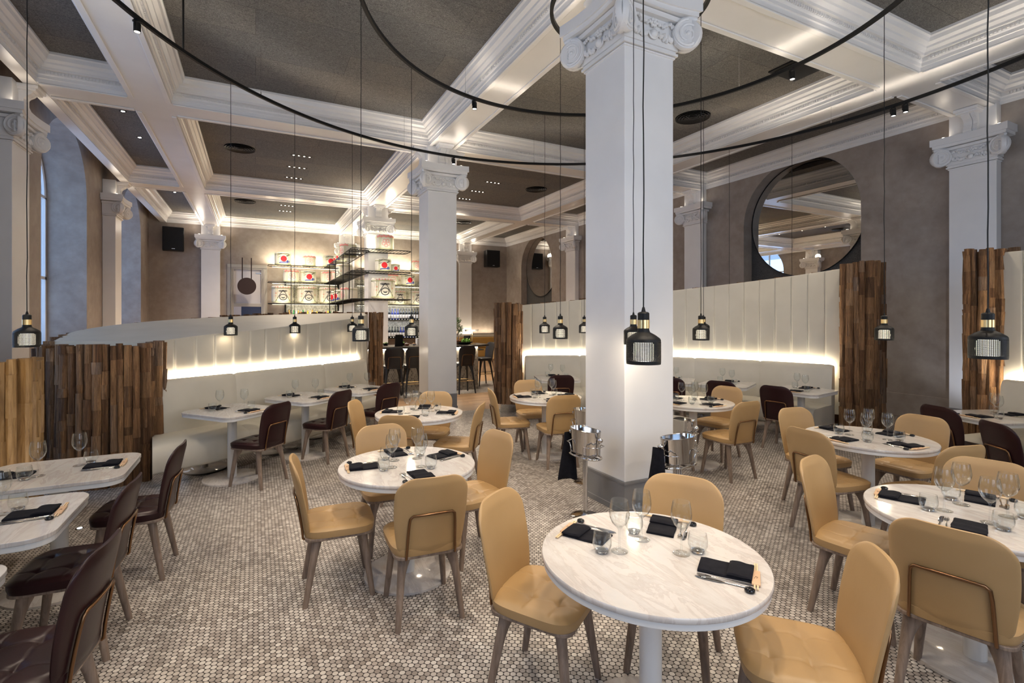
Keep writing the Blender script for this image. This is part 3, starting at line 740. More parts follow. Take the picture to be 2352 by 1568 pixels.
# ================================================================== ROUND MIRRORS
for yc, lb in ((6.73, 'large round mirror in the arched niche of the right wall'), (17.75, 'tall-looking round mirror on the far end of the right wall near the corner'), (12.2, 'round mirror on the right wall hidden behind the big column')):
    t = thing('round_mirror', lb, 'mirror', (WXR + .262, yc, 3.93), 0, 'round wall mirrors')
    MB().lathe([(.001, -.012), (1.235, -.012), (1.235, 0), (.001, 0)], 72, (0, 0, 0), (-1, 0, 0)).build('glass', M['mirror'], t, smooth=30)
    m = MB(); m.lathe([(1.236, -.014), (1.248, -.014), (1.248, .006), (1.236, .006)], 72, (0, 0, 0), (-1, 0, 0)); m.build('rim', M['blackmetal'], t, smooth=30)
# ================================================================== SPEAKERS
for x, y, z, w_, h, rz, lb in ((-2.54, 20.16, 4.48, .62, .80, .12, 'black wall speaker on the back wall at the far left'), (9.55, 20.16, 4.45, .66, .74, 0, 'black wall speaker on the back wall at the right corner')):
    t = thing('wall_speaker', lb, 'speaker', (x, y, z), rz, 'black wall speakers')
    MB().b2((-w_ / 2, -.17, -h / 2), (w_ / 2, .17, h / 2)).build('cabinet', M['blackmetal'], t, bevel=.02)
    MB().b2((-w_ / 2 + .03, -.185, -h / 2 + .03), (w_ / 2 - .03, -.171, h / 2 - .03)).build('grille', M['speaker'], t, bevel=.006)
    MB().b2((-.05, -.19, -h / 2 + .05), (.05, -.186, -h / 2 + .065)).build('badge', M['satin'], t)
# ================================================================== DOORWAY AND SIGN
d = MB()
for x in (DX0 - .02, DX1 + .02): d.b2((x - .10, WYB - .05, 0), (x + .10, WYB + .0, DT + .02)); d.b2((x - .04, WYB - .08, 0), (x + .04, WYB - .05, DT + .02))
d.b2((DX0 - .12, WYB - .05, DT), (DX1 + .12, WYB, DT + .18)); d.b2((DX0 - .12, WYB - .08, DT + .06), (DX1 + .12, WYB - .05, DT + .14)); d.b2((DX0, WYB - .04, 2.20), (DX1, WYB + .04, 2.32))
do = struct('door_1', d, M['greypanel'], bevel=.008)
MB().b2((DX0 + .01, WYB + .02, 2.32), (DX1 - .01, WYB + .05, DT)).build('transom_panel', M['doorwhite'], do)
MB().b2((.0, WYB + .0, DT - .14), (.20, WYB + .02, DT - .10)).build('door_closer', M['satin'], do)
struct('wall_corridor', MB().b2((-1.6, 22.3, 0), (1.8, 22.4, 3.7)), M['bluewall'])
struct('wall_corridor', MB().b2((-1.7, 20.62, 0), (-1.6, 22.4, 3.7)).b2((1.7, 20.62, 0), (1.8, 22.4, 3.7)), M['doorwhite'])
struct('ceiling', MB().b2((-1.7, 20.61, 3.7), (1.8, 22.4, 3.8)), M['doorwhite'])
struct('trim_90', MB().b2((-1.0, 22.15, 0), (-.52, 22.29, 2.3)), M['doorwhite'])
t = thing('table_lamp', 'lamp with a glowing cream shade seen through the far doorway', 'lamp', (.13, 21.6, 1.30))
MB().b2((-.25, -.2, -1.30), (.25, .2, -.36)).build('stand', M['blackwood'], t, bevel=.01)
MB().lathe([(.001, -.36), (.07, -.36), (.07, -.34), (.012, -.33), (.012, .24), (.001, .24)], 16).build('lamp_base', M['brass'], t, smooth=40)
MB().lathe([(.17, .18), (.14, .42), (.138, .42), (.168, .18)], 28).build('lamp_shade', M['shadeglow'], t, smooth=40)
light('POINT', 'corridor_lamp_light', (.13, 21.2, 1.75), 8, (1, .8, .6), shadow_soft_size=.1)
light('POINT', 'corridor_ceiling_light', (-.2, 21.4, 3.4), 22, (.8, .85, 1), shadow_soft_size=.15)
t = thing('hanging_sign', 'dark brown round disc sign hung on two straps above the doorway', 'sign', (-.29, 20.0, 2.93))
MB().lathe([(.001, -.02), (.30, -.02), (.305, 0), (.30, .02), (.001, .02)], 48, (0, 0, 0), (0, -1, 0)).build('disc', M['brownsign'], t, smooth=35)
for s in (-.145, .145): MB().b2((s - .018, -.006, .25), (s + .018, .006, 1.02)).build('strap', M['brownsign'], t); MB().tube([(s, 0, .98), (s, .40, 1.04)], .012, 8).build('wall_rod', M['blackmetal'], t)
tag(MB().lathe([(.001, 0), (.06, 0), (.06, .02), (.02, .035), (.001, .035)], 16, (1.42, WYB - .002, 2.15), (0, -1, 0)).build('wall_socket', M['doorwhite'], None, smooth=30), 'small round white socket on the back wall right of the doorway', 'wall socket')

# ================================================================== BANQUETTE BOOTHS
def timber(name, path, parent, hfun, z0, rnd, wmin=.045, wmax=.085, out=.05, mat='timber', blk=(.06, .45)):
    """split-log cladding: path = list of (x,y) with outward side on the right of travel; every strip is a stack of rough blocks"""
    P = [Vector((x, y, 0)) for x, y in path]; L = [0]
    for a, b in zip(P, P[1:]): L.append(L[-1] + (b - a).length)
    def at(s):
        s = max(0, min(s, L[-1] - 1e-4)); i = 0
        while L[i + 1] < s: i += 1
        f = (s - L[i]) / (L[i + 1] - L[i]); d = (P[i + 1] - P[i]).normalized(); return P[i].lerp(P[i + 1], f), d
    m = MB(); s = 0
    while s < L[-1] - .015:
        wd = min(rnd.uniform(wmin, wmax), L[-1] - s); p, dr = at(s + wd / 2); nr = Vector((dr.y, -dr.x, 0)); ang = math.atan2(dr.y, dr.x)
        top = hfun(p, s / L[-1]) + rnd.uniform(-.015, .03); base = rnd.choice((0, .01, .03, .05)) + rnd.uniform(0, .012); z = z0; lean = rnd.uniform(-.02, .02)
        while z < top - .01:
            h = min(rnd.uniform(*blk), top - z)
            if top - z - h < .05: h = top - z
            dep = out + base + rnd.uniform(0, .014); tw = rnd.uniform(-.12, .12)
            w1, w2 = wd * rnd.uniform(.86, 1.08) / 2, wd * rnd.uniform(.86, 1.08) / 2
            o1, o2 = dep + rnd.uniform(-.008, .008), dep + rnd.uniform(-.008, .008)
            def q(a, o, zz): 
                v = p + dr * (a + lean * (zz - z0) / 2) + nr * o; return (v.x, v.y, zz)
            c1 = o1 - rnd.uniform(.006, .022); c2 = o1 - rnd.uniform(.006, .022)
            rings = [[q(-w1, -.02, z), q(-w1, c1, z), q(-w1 * rnd.uniform(.2, .6), o1, z), q(w1 * rnd.uniform(.2, .6), o1 + tw * wd * .3, z), q(w1, c2, z), q(w1, -.02, z)],
                     [q(-w2, -.02, z + h), q(-w2, c1, z + h), q(-w2 * .5, o2, z + h), q(w2 * .4, o2, z + h), q(w2, c2, z + h), q(w2, -.02, z + h)]]
            m.loft(rings); z += h
        s += wd
    return m.build(name, M[mat], parent)

def booth(label, inner, front, hf, seatrange, rnd, paneldir=1, nsub=200, modules=None, cov=True):
    """inner = plan line of the panel face, front = plan line of the seat's front edge (same parameter); hf(t) = panel height"""
    t = thing('banquette', label, 'banquette', (0, 0, 0), 0, 'curved cream banquette booths')
    I = cat_rom([(*p, 0) for p in inner], nsub); Fp = cat_rom([(*p, 0) for p in front], nsub)
    Ls = [0]
    for a, b in zip(I, I[1:]): Ls.append(Ls[-1] + (b - a).length)
    LT = Ls[-1]; nch = max(1, round(LT / .235)); ch = LT / nch
    def fr(i):
        d = (I[min(i + 1, nsub)] - I[max(i - 1, 0)]).normalized(); n = Vector((d.y, -d.x, 0))
        if n.dot(Fp[i] - I[i]) < 0: n = -n
        return d, n
    # channelled panel
    m = MB(); rings = []
    US = (0, .025, .05, .12, .3, .5, .7, .88, .95, .975)
    SS = [(c_ + u_) * ch for c_ in range(nch) for u_ in US] + [LT]
    for s in SS:
        i = 0
        while i < nsub - 1 and Ls[i + 1] < s: i += 1
        f = (s - Ls[i]) / max(1e-6, Ls[i + 1] - Ls[i]); p = I[i].lerp(I[i + 1], f); d, n = fr(i); u = (s / ch) % 1.0
        b = .012 * (1 - abs(2 * u - 1) ** 16); h = hf(s / LT)
        q = p + n * b; r = p - n * .10
        rings.append([(r.x, r.y, .30), (q.x, q.y, .30), (q.x, q.y, h - .018), ((q - n * .012).x, (q - n * .012).y, h), (r.x, r.y, h)])
    m.loft(rings); m.build('back_panel', M['cream'], t, smooth=50)
    # back cushion, seat cushion
    i0, i1 = int(seatrange[0] * nsub), int(seatrange[1] * nsub)
    ns = modules or max(1, round((Ls[i1] - Ls[i0]) / 1.05)); bounds = [i0 + round((i1 - i0) * k / ns) for k in range(ns + 1)]
    for a, b in zip(bounds, bounds[1:]):
        m = MB(); rings = []; K = 26
        for k in range(K + 1):
            x = a + (b - a) * k / K; i = min(int(x), nsub - 1); f = x - i; p = I[i].lerp(I[i + 1], f); d, n = fr(i)
            e = min(k, K - k) / K * (Ls[b] - Ls[a]); rd = .012 * max(0, 1 - e / .03) ** 2
            g = .003 * max(0, 1 - abs(((k / K * 4) % 1) - .5) * -2 - .9) if 0 else 0
            s4 = (k / K * 4) % 1.0; g = .004 * (1 - min(s4, 1 - s4) / .08) if min(s4, 1 - s4) < .08 and 2 < k < K - 2 else 0
            sec = [(.065, .46), (.20 - rd, .46), (.205 - rd - g, .60), (.185 - rd - g, .80), (.165 - rd - g, .98), (.15 - rd, 1.035 - rd), (.115, 1.06 - rd), (.085, 1.055 - rd), (.068, 1.02)]
            rings.append([((p + n * o).x, (p + n * o).y, z) for o, z in sec])
        m.loft(rings); m.build('back_cushion', M['cream'], t, smooth=50)
        m = MB(); rings = []
        for k in range(K + 1):
            x = a + (b - a) * k / K; i = min(int(x), nsub - 1); f = x - i; p = I[i].lerp(I[i + 1], f); q = Fp[i].lerp(Fp[i + 1], f); w_ = q - p; n = w_.normalized(); D = w_.length
            e = min(k, K - k) / K * (Ls[b] - Ls[a]); rd = .010 * max(0, 1 - e / .03) ** 2
            sec = [(.07, .17), (D - .05, .17), (D - .015 - rd, .20), (D - rd, .30), (D - .004 - rd, .39), (D - .03 - rd, .435), (D - .08, .458 - rd), (D * .55, .468 - rd), (.07, .465 - rd)]
            rings.append([((p + n * o).x, (p + n * o).y, z) for o, z in sec])
        m.loft(rings); m.build('seat_cushion', M['cream'], t, smooth=50)
    # mirror plinth under the seat and the LED strip in the gap behind the cushion
    m = MB(); rings = []; l = MB(); lr = []
    for i in range(i0, i1 + 1, 3):
        p, q = I[i], Fp[i]; n = (q - p).normalized(); D = (q - p).length; d, n2 = fr(i)
        rings.append([((p + n * o).x, (p + n * o).y, z) for o, z in ((.05, .0), (D - .20, .0), (D - .20, .168), (.05, .168))])
        lr.append([((p + n2 * o).x, (p + n2 * o).y, z) for o, z in ((.040, 1.026), (.064, 1.026), (.064, 1.046), (.040, 1.046))])
    m.loft(rings); m.build('plinth', M['dkmirror'], t)['label'] = 'mirrored recessed plinth under the seat'
    l.loft(lr); l.build('light_strip', M['led'], t)['label'] = 'glowing light strip behind the back cushion'
    return t, I, Fp
rnd = random.Random(11)
# --- left booth
hl = lambda s: 1.49 + .36 * s
bt, I1, F1 = booth('long cream banquette booth at the left, its near end clad in split timber', [(-1.06, 6.80), (-.5, 7.16), (.43, 7.80), (1.27, 8.43), (1.70, 9.0), (1.92, 9.62)],
                   [(-.93, 5.98), (-.28, 6.31), (.80, 7.12), (1.60, 8.0), (1.95, 8.55), (2.25, 9.2)], hl, (0, .74), rnd)
outer = [(-1.98, 6.95), (-1.90, 7.6), (-1.35, 8.25), (-.45, 8.9), (.5, 9.45), (1.3, 9.85), (1.95, 9.98)]
OU = cat_rom([(*p, 0) for p in outer], 60)
m = MB(); rings = []
for k in range(61):
    p = I1[int(k / 60 * 200)]; q = OU[k]; h = hl(k / 60); hq = h + .02 + .10 * math.sin(PI * k / 60) 
    n = 8; rings.append([(p.x, p.y, h - .05)] + [((p.x + (q.x - p.x) * j / n), (p.y + (q.y - p.y) * j / n), h - .005 + (hq - h) * j / n + (.006 if j % 2 else 0)) for j in range(n + 1)] + [(q.x, q.y, .02), (p.x, p.y, .02)])
m.loft(rings); m.build('top_ledge', M['cream'], bt, smooth=30)
hfo = lambda p, f: 1.47 + .38 * f + .10 * math.sin(PI * f)
timber('timber_cladding', [(q.x, q.y) for q in reversed(OU)], bt, lambda p, f: hfo(p, 1 - f) + .02, .0, rnd, .06, .11, .03)
timber('timber_end', [(-2.0, 7.0), (-1.99, 6.80), (-1.86, 6.60), (-1.62, 6.45), (-1.35, 6.42), (-1.15, 6.48), (-1.04, 6.60), (-1.02, 6.78)], bt, lambda p, f: 1.45 + .03 * f, .0, rnd, .05, .085, .05, 'timber', (.07, .5))
m = MB(); m.prism([(-1.99, 7.0), (-1.97, 6.80), (-1.84, 6.62), (-1.62, 6.48), (-1.35, 6.46), (-1.15, 6.52), (-1.06, 6.64), (-1.04, 6.83), (-1.3, 7.1)], .02, 1.44); m.build('end_core', M['cream'], bt)
timber('timber_end', [(1.88, 9.62), (2.12, 9.60), (2.20, 9.80), (2.1, 10.02)], bt, lambda p, f: 1.86, .0, rnd, .045, .07, .03)
# --- right booths, concentric with the rings
def arcpts(R, a0, a1, n=14): return [(CX + R * math.cos(math.radians(a0 + (a1 - a0) * i / n)), CY + R * math.sin(math.radians(a0 + (a1 - a0) * i / n))) for i in range(n + 1)]
RW = 4.74
def ringbooth(label, a0, a1, h0, h1, seat, rn, outR=5.02):
    hf = lambda s: h0 + (h1 - h0) * s
    b, I, Fq = booth(label, arcpts(RW, a0, a1), arcpts(RW - .80, a0, a1), hf, seat, rn)
    timber('timber_cladding', arcpts(outR - .04, a1, a0, 40) if a1 > a0 else arcpts(outR - .04, a1, a0, 40), b, lambda p, f: h1 + (h0 - h1) * f, 0, rn, .08, .14, .02)
    return b
def endpost(b, a0, a1, h, rn, R0=4.58, R1=5.0, mat='timber'):
    """timber end post spanning the ring angles a0..a1 (a0 beside the panel)"""
    C = lambda R, a: (CX + R * math.cos(math.radians(a)), CY + R * math.sin(math.radians(a)))
    am = (a0 + a1) / 2; path = [C(R1, a0), C(R0 + .08, a0), C(R0, a0 + (a1 - a0) * .2), C(R0 - .01, am), C(R0, a0 + (a1 - a0) * .85), C(R0 + .10, a1), C(R1, a1)]
    if a1 < a0: path = path[::-1]
    core = [C(R1, a0), C(R0 + .03, a0), C(R0 + .02, am), C(R0 + .03, a1), C(R1, a1)]
    MB().prism(core, .16, h - .02).build('post_core', M['timber'], b)
    MB().prism([(x, y) for x, y in core], 0.0, .16).build('post_foot', M['dkmirror'], b)['label'] = 'mirrored foot of the timber post'
    timber('timber_end', path[::-1], b, lambda p, f: h, .16, rn, .06, .10, .012, mat)
b2 = ringbooth('tall curved cream banquette booth behind the big column, between two timber posts', 74.3, 7.9, 2.01, 2.51, (.015, .985), random.Random(5))
endpost(b2, 74.6, 79.2, 2.03, random.Random(8)); endpost(b2, 7.6, 2.9, 2.57, random.Random(9))
b3 = ringbooth('curved cream banquette booth cut by the right frame edge, beside a timber post', -13.7, -62, 2.53, 2.40, (.03, .97), random.Random(6))
endpost(b3, -13.6, -10.4, 2.57, random.Random(10))
# --- the booth at the far left edge
b4, I4, F4 = booth('cream banquette at the left frame edge, ending in a honey timber post', [(-2.03, 5.70), (-2.04, 4.5), (-2.04, 3.2), (-2.0, 1.8), (-1.95, .2)], [(-1.55, 5.6), (-1.50, 4.5), (-1.50, 3.2), (-1.48, 1.8), (-1.4, .2)], lambda s: 1.37, (.17, 1), rnd)
timber('timber_end', [(-2.28, 5.95), (-2.28, 5.74), (-2.05, 5.70), (-1.86, 5.74), (-1.80, 5.86), (-1.86, 6.05)], b4, lambda p, f: 1.38, 0, random.Random(13), .05, .075, .01, 'honey', (.2, .6))
MB().prism([(-2.27, 5.75), (-2.05, 5.72), (-1.87, 5.76), (-1.83, 5.86), (-1.9, 6.05), (-2.27, 6.05)], 0, 1.36).build('post_core', M['honey'], b4)
timber('timber_cladding', [(-2.25, .2), (-2.28, 3), (-2.28, 5.72)], b4, lambda p, f: 1.37, 0, random.Random(14), .08, .14, .0, 'honey')
# uplights in the floor
for i, (x, y, lb) in enumerate(((-1.62, 5.45, 'small floor uplight between the two left booths'), (-1.32, 5.25, 'small floor uplight beside the nearer left booth tables'), (9.2, 3.35, 'floor uplight below the right wall pilaster'))):
    t = thing('floor_uplight', lb, 'floor light', (x, y, 0), 0, 'small floor uplights')
    MB().lathe([(.018, .0), (.03, .0), (.028, .006), (.018, .006)], 20).build('trim_ring', M['satin'], t); MB().lathe([(.001, .001), (.018, .001), (.018, .004), (.001, .004)], 16).build('lens', M['uplight'], t)
    light('SPOT', 'uplight', (x, y, .03), 10 if i < 2 else 30, (.8, .85, 1), (x + (.9 if i == 2 else 0), y + (.3 if i == 2 else .01), 2), spot_size=1.8, spot_blend=.6, shadow_soft_size=.03)

# ================================================================== TABLES
def leg_base(t, r=.295):
    MB().lathe([(.001, .018), (.047, .018), (.047, .70), (.09, .703), (.09, .706), (.001, .706)], 28).build('pedestal', M['tablepaint'], t, smooth=40)
    MB().lathe([(.001, 0), (r, 0), (r, .014), (r - .006, .018), (.001, .018)], 56).build('base_plate', M['marble'], t, smooth=40)
def round_proto(R=.46):
    t = thing('round_table', 'x', 'table', group='round marble-topped tables')
    MB().lathe([(.001, .728), (R, .728), (R + .003, .732), (R + .003, .746), (R, .750), (.001, .750)], 80).build('marble_top', M['marble'], t, smooth=40)
    MB().lathe([(.001, .700), (R - .012, .700), (R - .004, .704), (R - .004, .7275), (.001, .7275)], 80).build('edge_band', M['tablepaint'], t, smooth=40)
    leg_base(t); return t
def rect_proto(L=.80, W=.70):
    t = thing('square_table', 'x', 'table', group='rounded-corner marble tables along the booths')
    MB().prism(srect(L / 2, W / 2, .11, 8), .728, .750).build('marble_top', M['marble'], t, bevel=.003)
    MB().prism(srect(L / 2 - .005, W / 2 - .005, .105, 8), .700, .7275).build('edge_band', M['tablepaint'], t, bevel=.003)
    leg_base(t, .29); return t
rp = round_proto(); qp = rect_proto()
TN = {1: 'front round table', 2: 'second round table left of the big column', 3: 'third round table further back on the left', 4: 'round table by the left post of the tall booth', 5: 'round table behind the big column on its right', 6: 'middle round table on the right', 7: 'round table cut by the right frame edge'}
TL_ = {1: 'round marble-topped table nearest the camera', 2: 'round marble table in the left centre with four mustard chairs', 3: 'round marble table behind the left centre one', 4: 'round marble table before the left timber post of the tall booth', 5: 'round marble table partly hidden by the right side of the big column', 6: 'round marble table on the right, in front of the right timber post', 7: 'round marble table cut off by the right edge of the picture'}
for i in range(1, 8):
    o = rp if i == 1 else dup(rp); o.location = (*T[i], 0); o.rotation_euler[2] = i * .9; o['label'] = TL_[i]; o['category'] = 'table'
def ringxy(R, a): return (CX + R * math.cos(math.radians(a)), CY + R * math.sin(math.radians(a)))
# (centre, direction from table towards its chair, short name)
Q = {'a': ((-.234, 6.19), math.radians(-50), 'nearest table at the left booth'), 'b': ((.572, 6.82), math.radians(-52), 'middle table at the left booth'), 'c': ((1.33, 7.30), math.radians(-60), 'farthest table at the left booth'),
     'd': ((-1.16, 4.20), 0, 'farther table of the near left row'), 'e': ((-1.25, 3.30), 0, 'middle table of the near left row'), 'f': ((-1.29, 2.38), 0, 'nearest table of the near left row'),
     'g': (ringxy(3.72, 9.8), math.radians(189.8), 'rightmost table of the tall booth'), 'h': (ringxy(3.68, 25.4), math.radians(205.4), 'second from right at the tall booth'), 'i': (ringxy(3.68, 38.5), math.radians(218.5), 'table of the tall booth just right of the big column'),
     'k': (ringxy(3.68, 68), math.radians(248), 'leftmost table of the tall booth'), 'l': ((6.85, 2.32), math.radians(158), 'left table of the right edge booth'), 'm': (ringxy(3.9, -37), math.radians(143), 'table cut off at the right edge booth')}
for i, (k, (c, a, nm)) in enumerate(Q.items()):
    o = qp if i == 0 else dup(qp); o.location = (*c, 0); o.rotation_euler[2] = a; o['label'] = 'white marble table with rounded corners, ' + nm.replace('table of the tall booth just right of the big column', 'at the tall booth beside the big column'); o['category'] = 'table'

# ================================================================== CHAIRS (local: faces +Y)
def back_shell(z0, z1, hw_b, hw_t, th=.034, y0=-.195, lean=.085, curve=.75):
    m = MB(); rings = []; K = 34; n = 28; r = .115; rb = .06
    for j in range(K + 1):
        f = j / K; z = z0 + (z1 - z0) * (1 - math.cos(PI * f)) / 2 * 1.0; g = (z - z0) / (z1 - z0)
        hw = hw_b + (hw_t - hw_b) * math.sin(min(g * 1.6, 1) * PI / 2)
        dz = z1 - z
        if dz < r: hw -= r - math.sqrt(max(0, r * r - (r - dz) ** 2))
        if z - z0 < rb: hw -= rb - math.sqrt(max(0, rb * rb - (rb - (z - z0)) ** 2))
        hw = max(hw, .006); yc = y0 - lean * g ** 1.25; tt = th * (1 if 0 < j < K else .35) * min(1, .45 + 6 * min(g, 1 - g))
        ring_ = []
        for i in range(n):
            a = 2 * PI * i / n; ca_, sa_ = math.cos(a), math.sin(a)
            x = hw * (abs(ca_) ** .75) * (1 if ca_ >= 0 else -1); yy = tt / 2 * (abs(sa_) ** .6) * (1 if sa_ >= 0 else -1)
            ring_.append((x, yc + yy + curve * x * x, z))
        rings.append(ring_)
    m.loft(rings); return m
def seat_top(hx, y0, y1, zt, th):
    m = MB(); N = 64; P = []; F = []
    cy = (y0 + y1) / 2; hy = (y1 - y0) / 2
    tuft = [(-.085, -.02), (.085, -.02), (-.085, .12), (.085, .12)]
    for j in range(N + 1):
        for i in range(N + 1):
            a, b = i / N * 2 - 1, j / N * 2 - 1
            k = max(abs(a), abs(b)); ln = math.hypot(a, b) or 1; p = 4.5
            sc = k / ((abs(a) ** p + abs(b) ** p) ** (1 / p)) if k > 0 else 1
            x, y = a * sc, b * sc
            X, Y = x * hx * (1 - .07 * (1 - (y + 1) / 2)), cy + y * hy
            e = max(0, (k - .82) / .18); z = zt - .016 * e ** 2.2
            for tx, ty in tuft:
                z -= .011 * math.exp(-((X - tx) ** 2 + (Y - ty) ** 2) / .0006)
            for tx in (-.085, .085): z -= .0035 * math.exp(-((X - tx - .004 * math.sin(Y * 60)) ** 2) / .000028) * (1 if k < .93 else 0)
            for ty in (-.02, .12): z -= .0035 * math.exp(-((Y - ty - .004 * math.sin(X * 60)) ** 2) / .000028) * (1 if k < .93 else 0)
            P.append((X, Y, z))
    for j in range(N):
        for i in range(N): a = j * (N + 1) + i; F.append((a, a + 1, a + N + 2, a + N + 1))
    edge = [i for i in range(N + 1)] + [(j + 1) * (N + 1) - 1 for j in range(1, N + 1)] + [N * (N + 1) + i for i in range(N - 1, -1, -1)] + [j * (N + 1) for j in range(N - 1, 0, -1)]
    base = len(P); e1 = [P[i] for i in edge]; ne = len(edge); c = (0, cy)
    for lev, (k, dz) in enumerate(((1.012, -.018), (1.008, -.040), (.985, -th))):
        for p in e1: P.append((p[0] * k, c[1] + (p[1] - c[1]) * k, zt + dz))
    for q in range(ne):
        F.append((edge[q], edge[(q + 1) % ne], base + (q + 1) % ne, base + q))
        for l in (0, 1): F.append((base + l * ne + q, base + l * ne + (q + 1) % ne, base + (l + 1) * ne + (q + 1) % ne, base + (l + 1) * ne + q))
    F.append(tuple(base + 2 * ne + q for q in range(ne))); m.add(P, F); return m
def wleg(foot, top, zt, r0=.0165, r1=.026, flare=.055, cx_=0):
    """tapered leg; flares towards the seat centre at its top"""
    m = MB(); rings = []; f = Vector((*foot, 0)); t = Vector((*top, zt)); d = Vector((-top[0], -top[1] * .6, 0)).normalized()
    for k in range(13):
        g = k / 12; p = f.lerp(t, g); r = r0 + (r1 - r0) * g; fl = flare * max(0, (g - .62) / .38) ** 2.2; n = 14; R_ = []
        for i in range(n):
            a = 2 * PI * i / n; v = Vector((math.cos(a) * r, math.sin(a) * r, 0)); k2 = v.dot(d)
            if k2 > 0: v += d * (k2 / r) * fl
            R_.append(p + v)
        rings.append(R_)
    m.loft(rings); return m
def chair_proto(name, label, cat, group, lea, legm, frm, sh=.47, stool=False):
    t = thing(name, label, cat, (0, 0, 0), 0, group)
    seat_top(.222, -.205, .225, sh, .060).build('seat', M[lea], t, smooth=50)
    MB().prism([(x * .96, y) for x, y in srect(.212, .205, .06, 6, 0, .008)], sh - .078, sh - .0595).build('seat_frame', M[legm], t, bevel=.004)
    bz0, bz1 = sh - .055, sh + .40
    bk = back_shell(bz0, bz1, .185, .213).build('backrest', M[lea], t, smooth=50)
    # bronze frame on the rear of the shell
    pts = []
    def rear(x, z):
        g = (z - bz0) / (bz1 - bz0); return (x, -.195 - .085 * max(g, 0) ** 1.25 + .75 * x * x - .017 - .009, z)
    for z, x in ((bz0 - .01, .142), (bz0 + .05, .139), (bz0 + .12, .136), (bz0 + .18, .133), (bz0 + .225, .128), (bz0 + .24, .112)): pts.append(rear(x, z))
    full = [(.135, -.17, bz0 - .012), (.142, -.20, bz0 - .016)] + pts + [rear(.05, bz0 + .243), rear(-.05, bz0 + .243)] + [(-p[0], p[1], p[2]) for p in reversed(pts)] + [(-.142, -.20, bz0 - .016), (-.135, -.17, bz0 - .012)]
    MB().tube(full, .0075, 8).build('back_frame', M[frm], bk, smooth=60)['label'] = 'bronze tube frame on the backrest'
    for sx in (-1, 1):
        for fy, ty in ((.205, .150), (-.195, -.125)):
            k = 1.0 if not stool else 1.12
            wleg((sx * .188 * k, fy * k), (sx * .150, ty), sh - .079).build('leg', M[legm], t, smooth=50)
    if stool:
        m = MB(); m.tube([(x, y, .30) for x, y in srect(.185, .19, .03, 4)], .009, 8, closed=True); m.build('footrest', M['brass'], t, smooth=60)['label'] = 'brass footrest ring'
    return t
cy_ = chair_proto('dining_chair', 'x', 'chair', 'mustard leather chairs at the round tables', 'mustard', 'leg', 'bronze')
cd_ = chair_proto('dining_chair', 'x', 'chair', 'burgundy leather chairs along the booths', 'burgundy', 'leg', 'bronze')
used = set()
def place(proto, x, y, face, label):
    o = proto if proto.name not in used else dup(proto); used.add(proto.name)
    o.location = (x, y, 0); o.rotation_euler = (0, 0, face - PI / 2); o['label'] = label; o['category'] = 'chair' if 'stool' not in o.name else 'bar stool'; return o
CH = {1: [(124, .50, 'left of the front table, facing it', 0), (33.5, .50, 'behind the front table against the big column', 0), (-45, .56, 'right of the front table, cut by the bottom edge', 0)],
      2: [(176, .47, 'on the left of the second round table', 0), (91, .52, 'behind the second round table, its front towards the camera', 0), (-94, .44, 'in front of the second round table, back to the camera', 0), (9, .52, 'on the right of the second round table', 0)],
      3: [(151, .46, 'on the left of the third round table', 0), (57, .46, 'behind the third round table, before the middle column', 0), (-121, .50, 'in front of the third round table, mostly hidden', 0), (-36, .42, 'on the right of the third round table', 0)],
      4: [(165, .46, 'on the left of the table by the left timber post', 0), (78, .52, 'behind the table by the left timber post', 0), (-102, .42, 'before the table by the left timber post, its back to us', 0), (-10, .52, 'half hidden by the left edge of the big column', 0)],
      5: [(-92, .52, 'nearest one at the table right of the big column', 0), (9, .52, 'on the far right of the table right of the big column', 0), (187, .46, 'mostly hidden behind the wine bucket right of the big column', 0), (99, .52, 'behind the table right of the big column, only its leg showing', 0)],
      6: [(80, .49, 'behind the middle right table, left one of the two', 0), (172, .44, 'on the left of the middle right table, back to the camera', 0), (-3, .55, 'on the right of the middle right table', 0), (-105, .48, 'in front of the middle right table, beyond the right edge table', 0)],
      7: [(102, .50, 'on the left of the right edge table, facing right', 0), (193, .43, 'large, back to the camera at the right edge table', 0), (15.7, .56, 'behind the right edge table, its front towards the camera', 0), (-78, .50, 'cut by the right frame edge, before the right edge table', 0)]}
for k, L in CH.items():
    for a, dist, lb, tw in L:
        A = math.radians(a); place(cy_, T[k][0] + dist * math.cos(A), T[k][1] + dist * math.sin(A), A + PI + math.radians(tw), 'mustard leather chair ' + lb)
dk = [(-.74, 4.18, 175, 'at the farther table of the near left row'), (-.87, 3.37, 176, 'at the middle table of the near left row'), (-.80, 2.50, 172, 'in the bottom left corner, nearest the camera'),
      (.035, 5.88, 137, 'at the nearest table of the left booth'), (.79, 6.53, 132, 'at the middle table of the left booth'), (1.55, 7.02, 118, 'at the farthest table of the left booth')]
for x, y, a, lb in dk: place(cd_, x, y, math.radians(a), 'dark burgundy leather chair ' + lb)
for a, R, lb in ((9.8, 3.20, 'at the rightmost table of the tall booth'), (23.7, 3.20, 'at the second table of the tall booth from the right'), (37.3, 3.2, 'at the tall booth, showing right beside the big column'), (69, 3.25, 'at the leftmost table of the tall booth')):
    q = ringxy(R, a); place(cd_, q[0], q[1], math.radians(a), 'dark burgundy leather chair ' + lb)
place(cd_, 6.47, 2.47, math.radians(-20), 'dark burgundy leather chair at the left table of the right edge booth'); place(cd_, 5.88, 1.78, math.radians(-37), 'dark burgundy leather chair cut by the right frame edge')
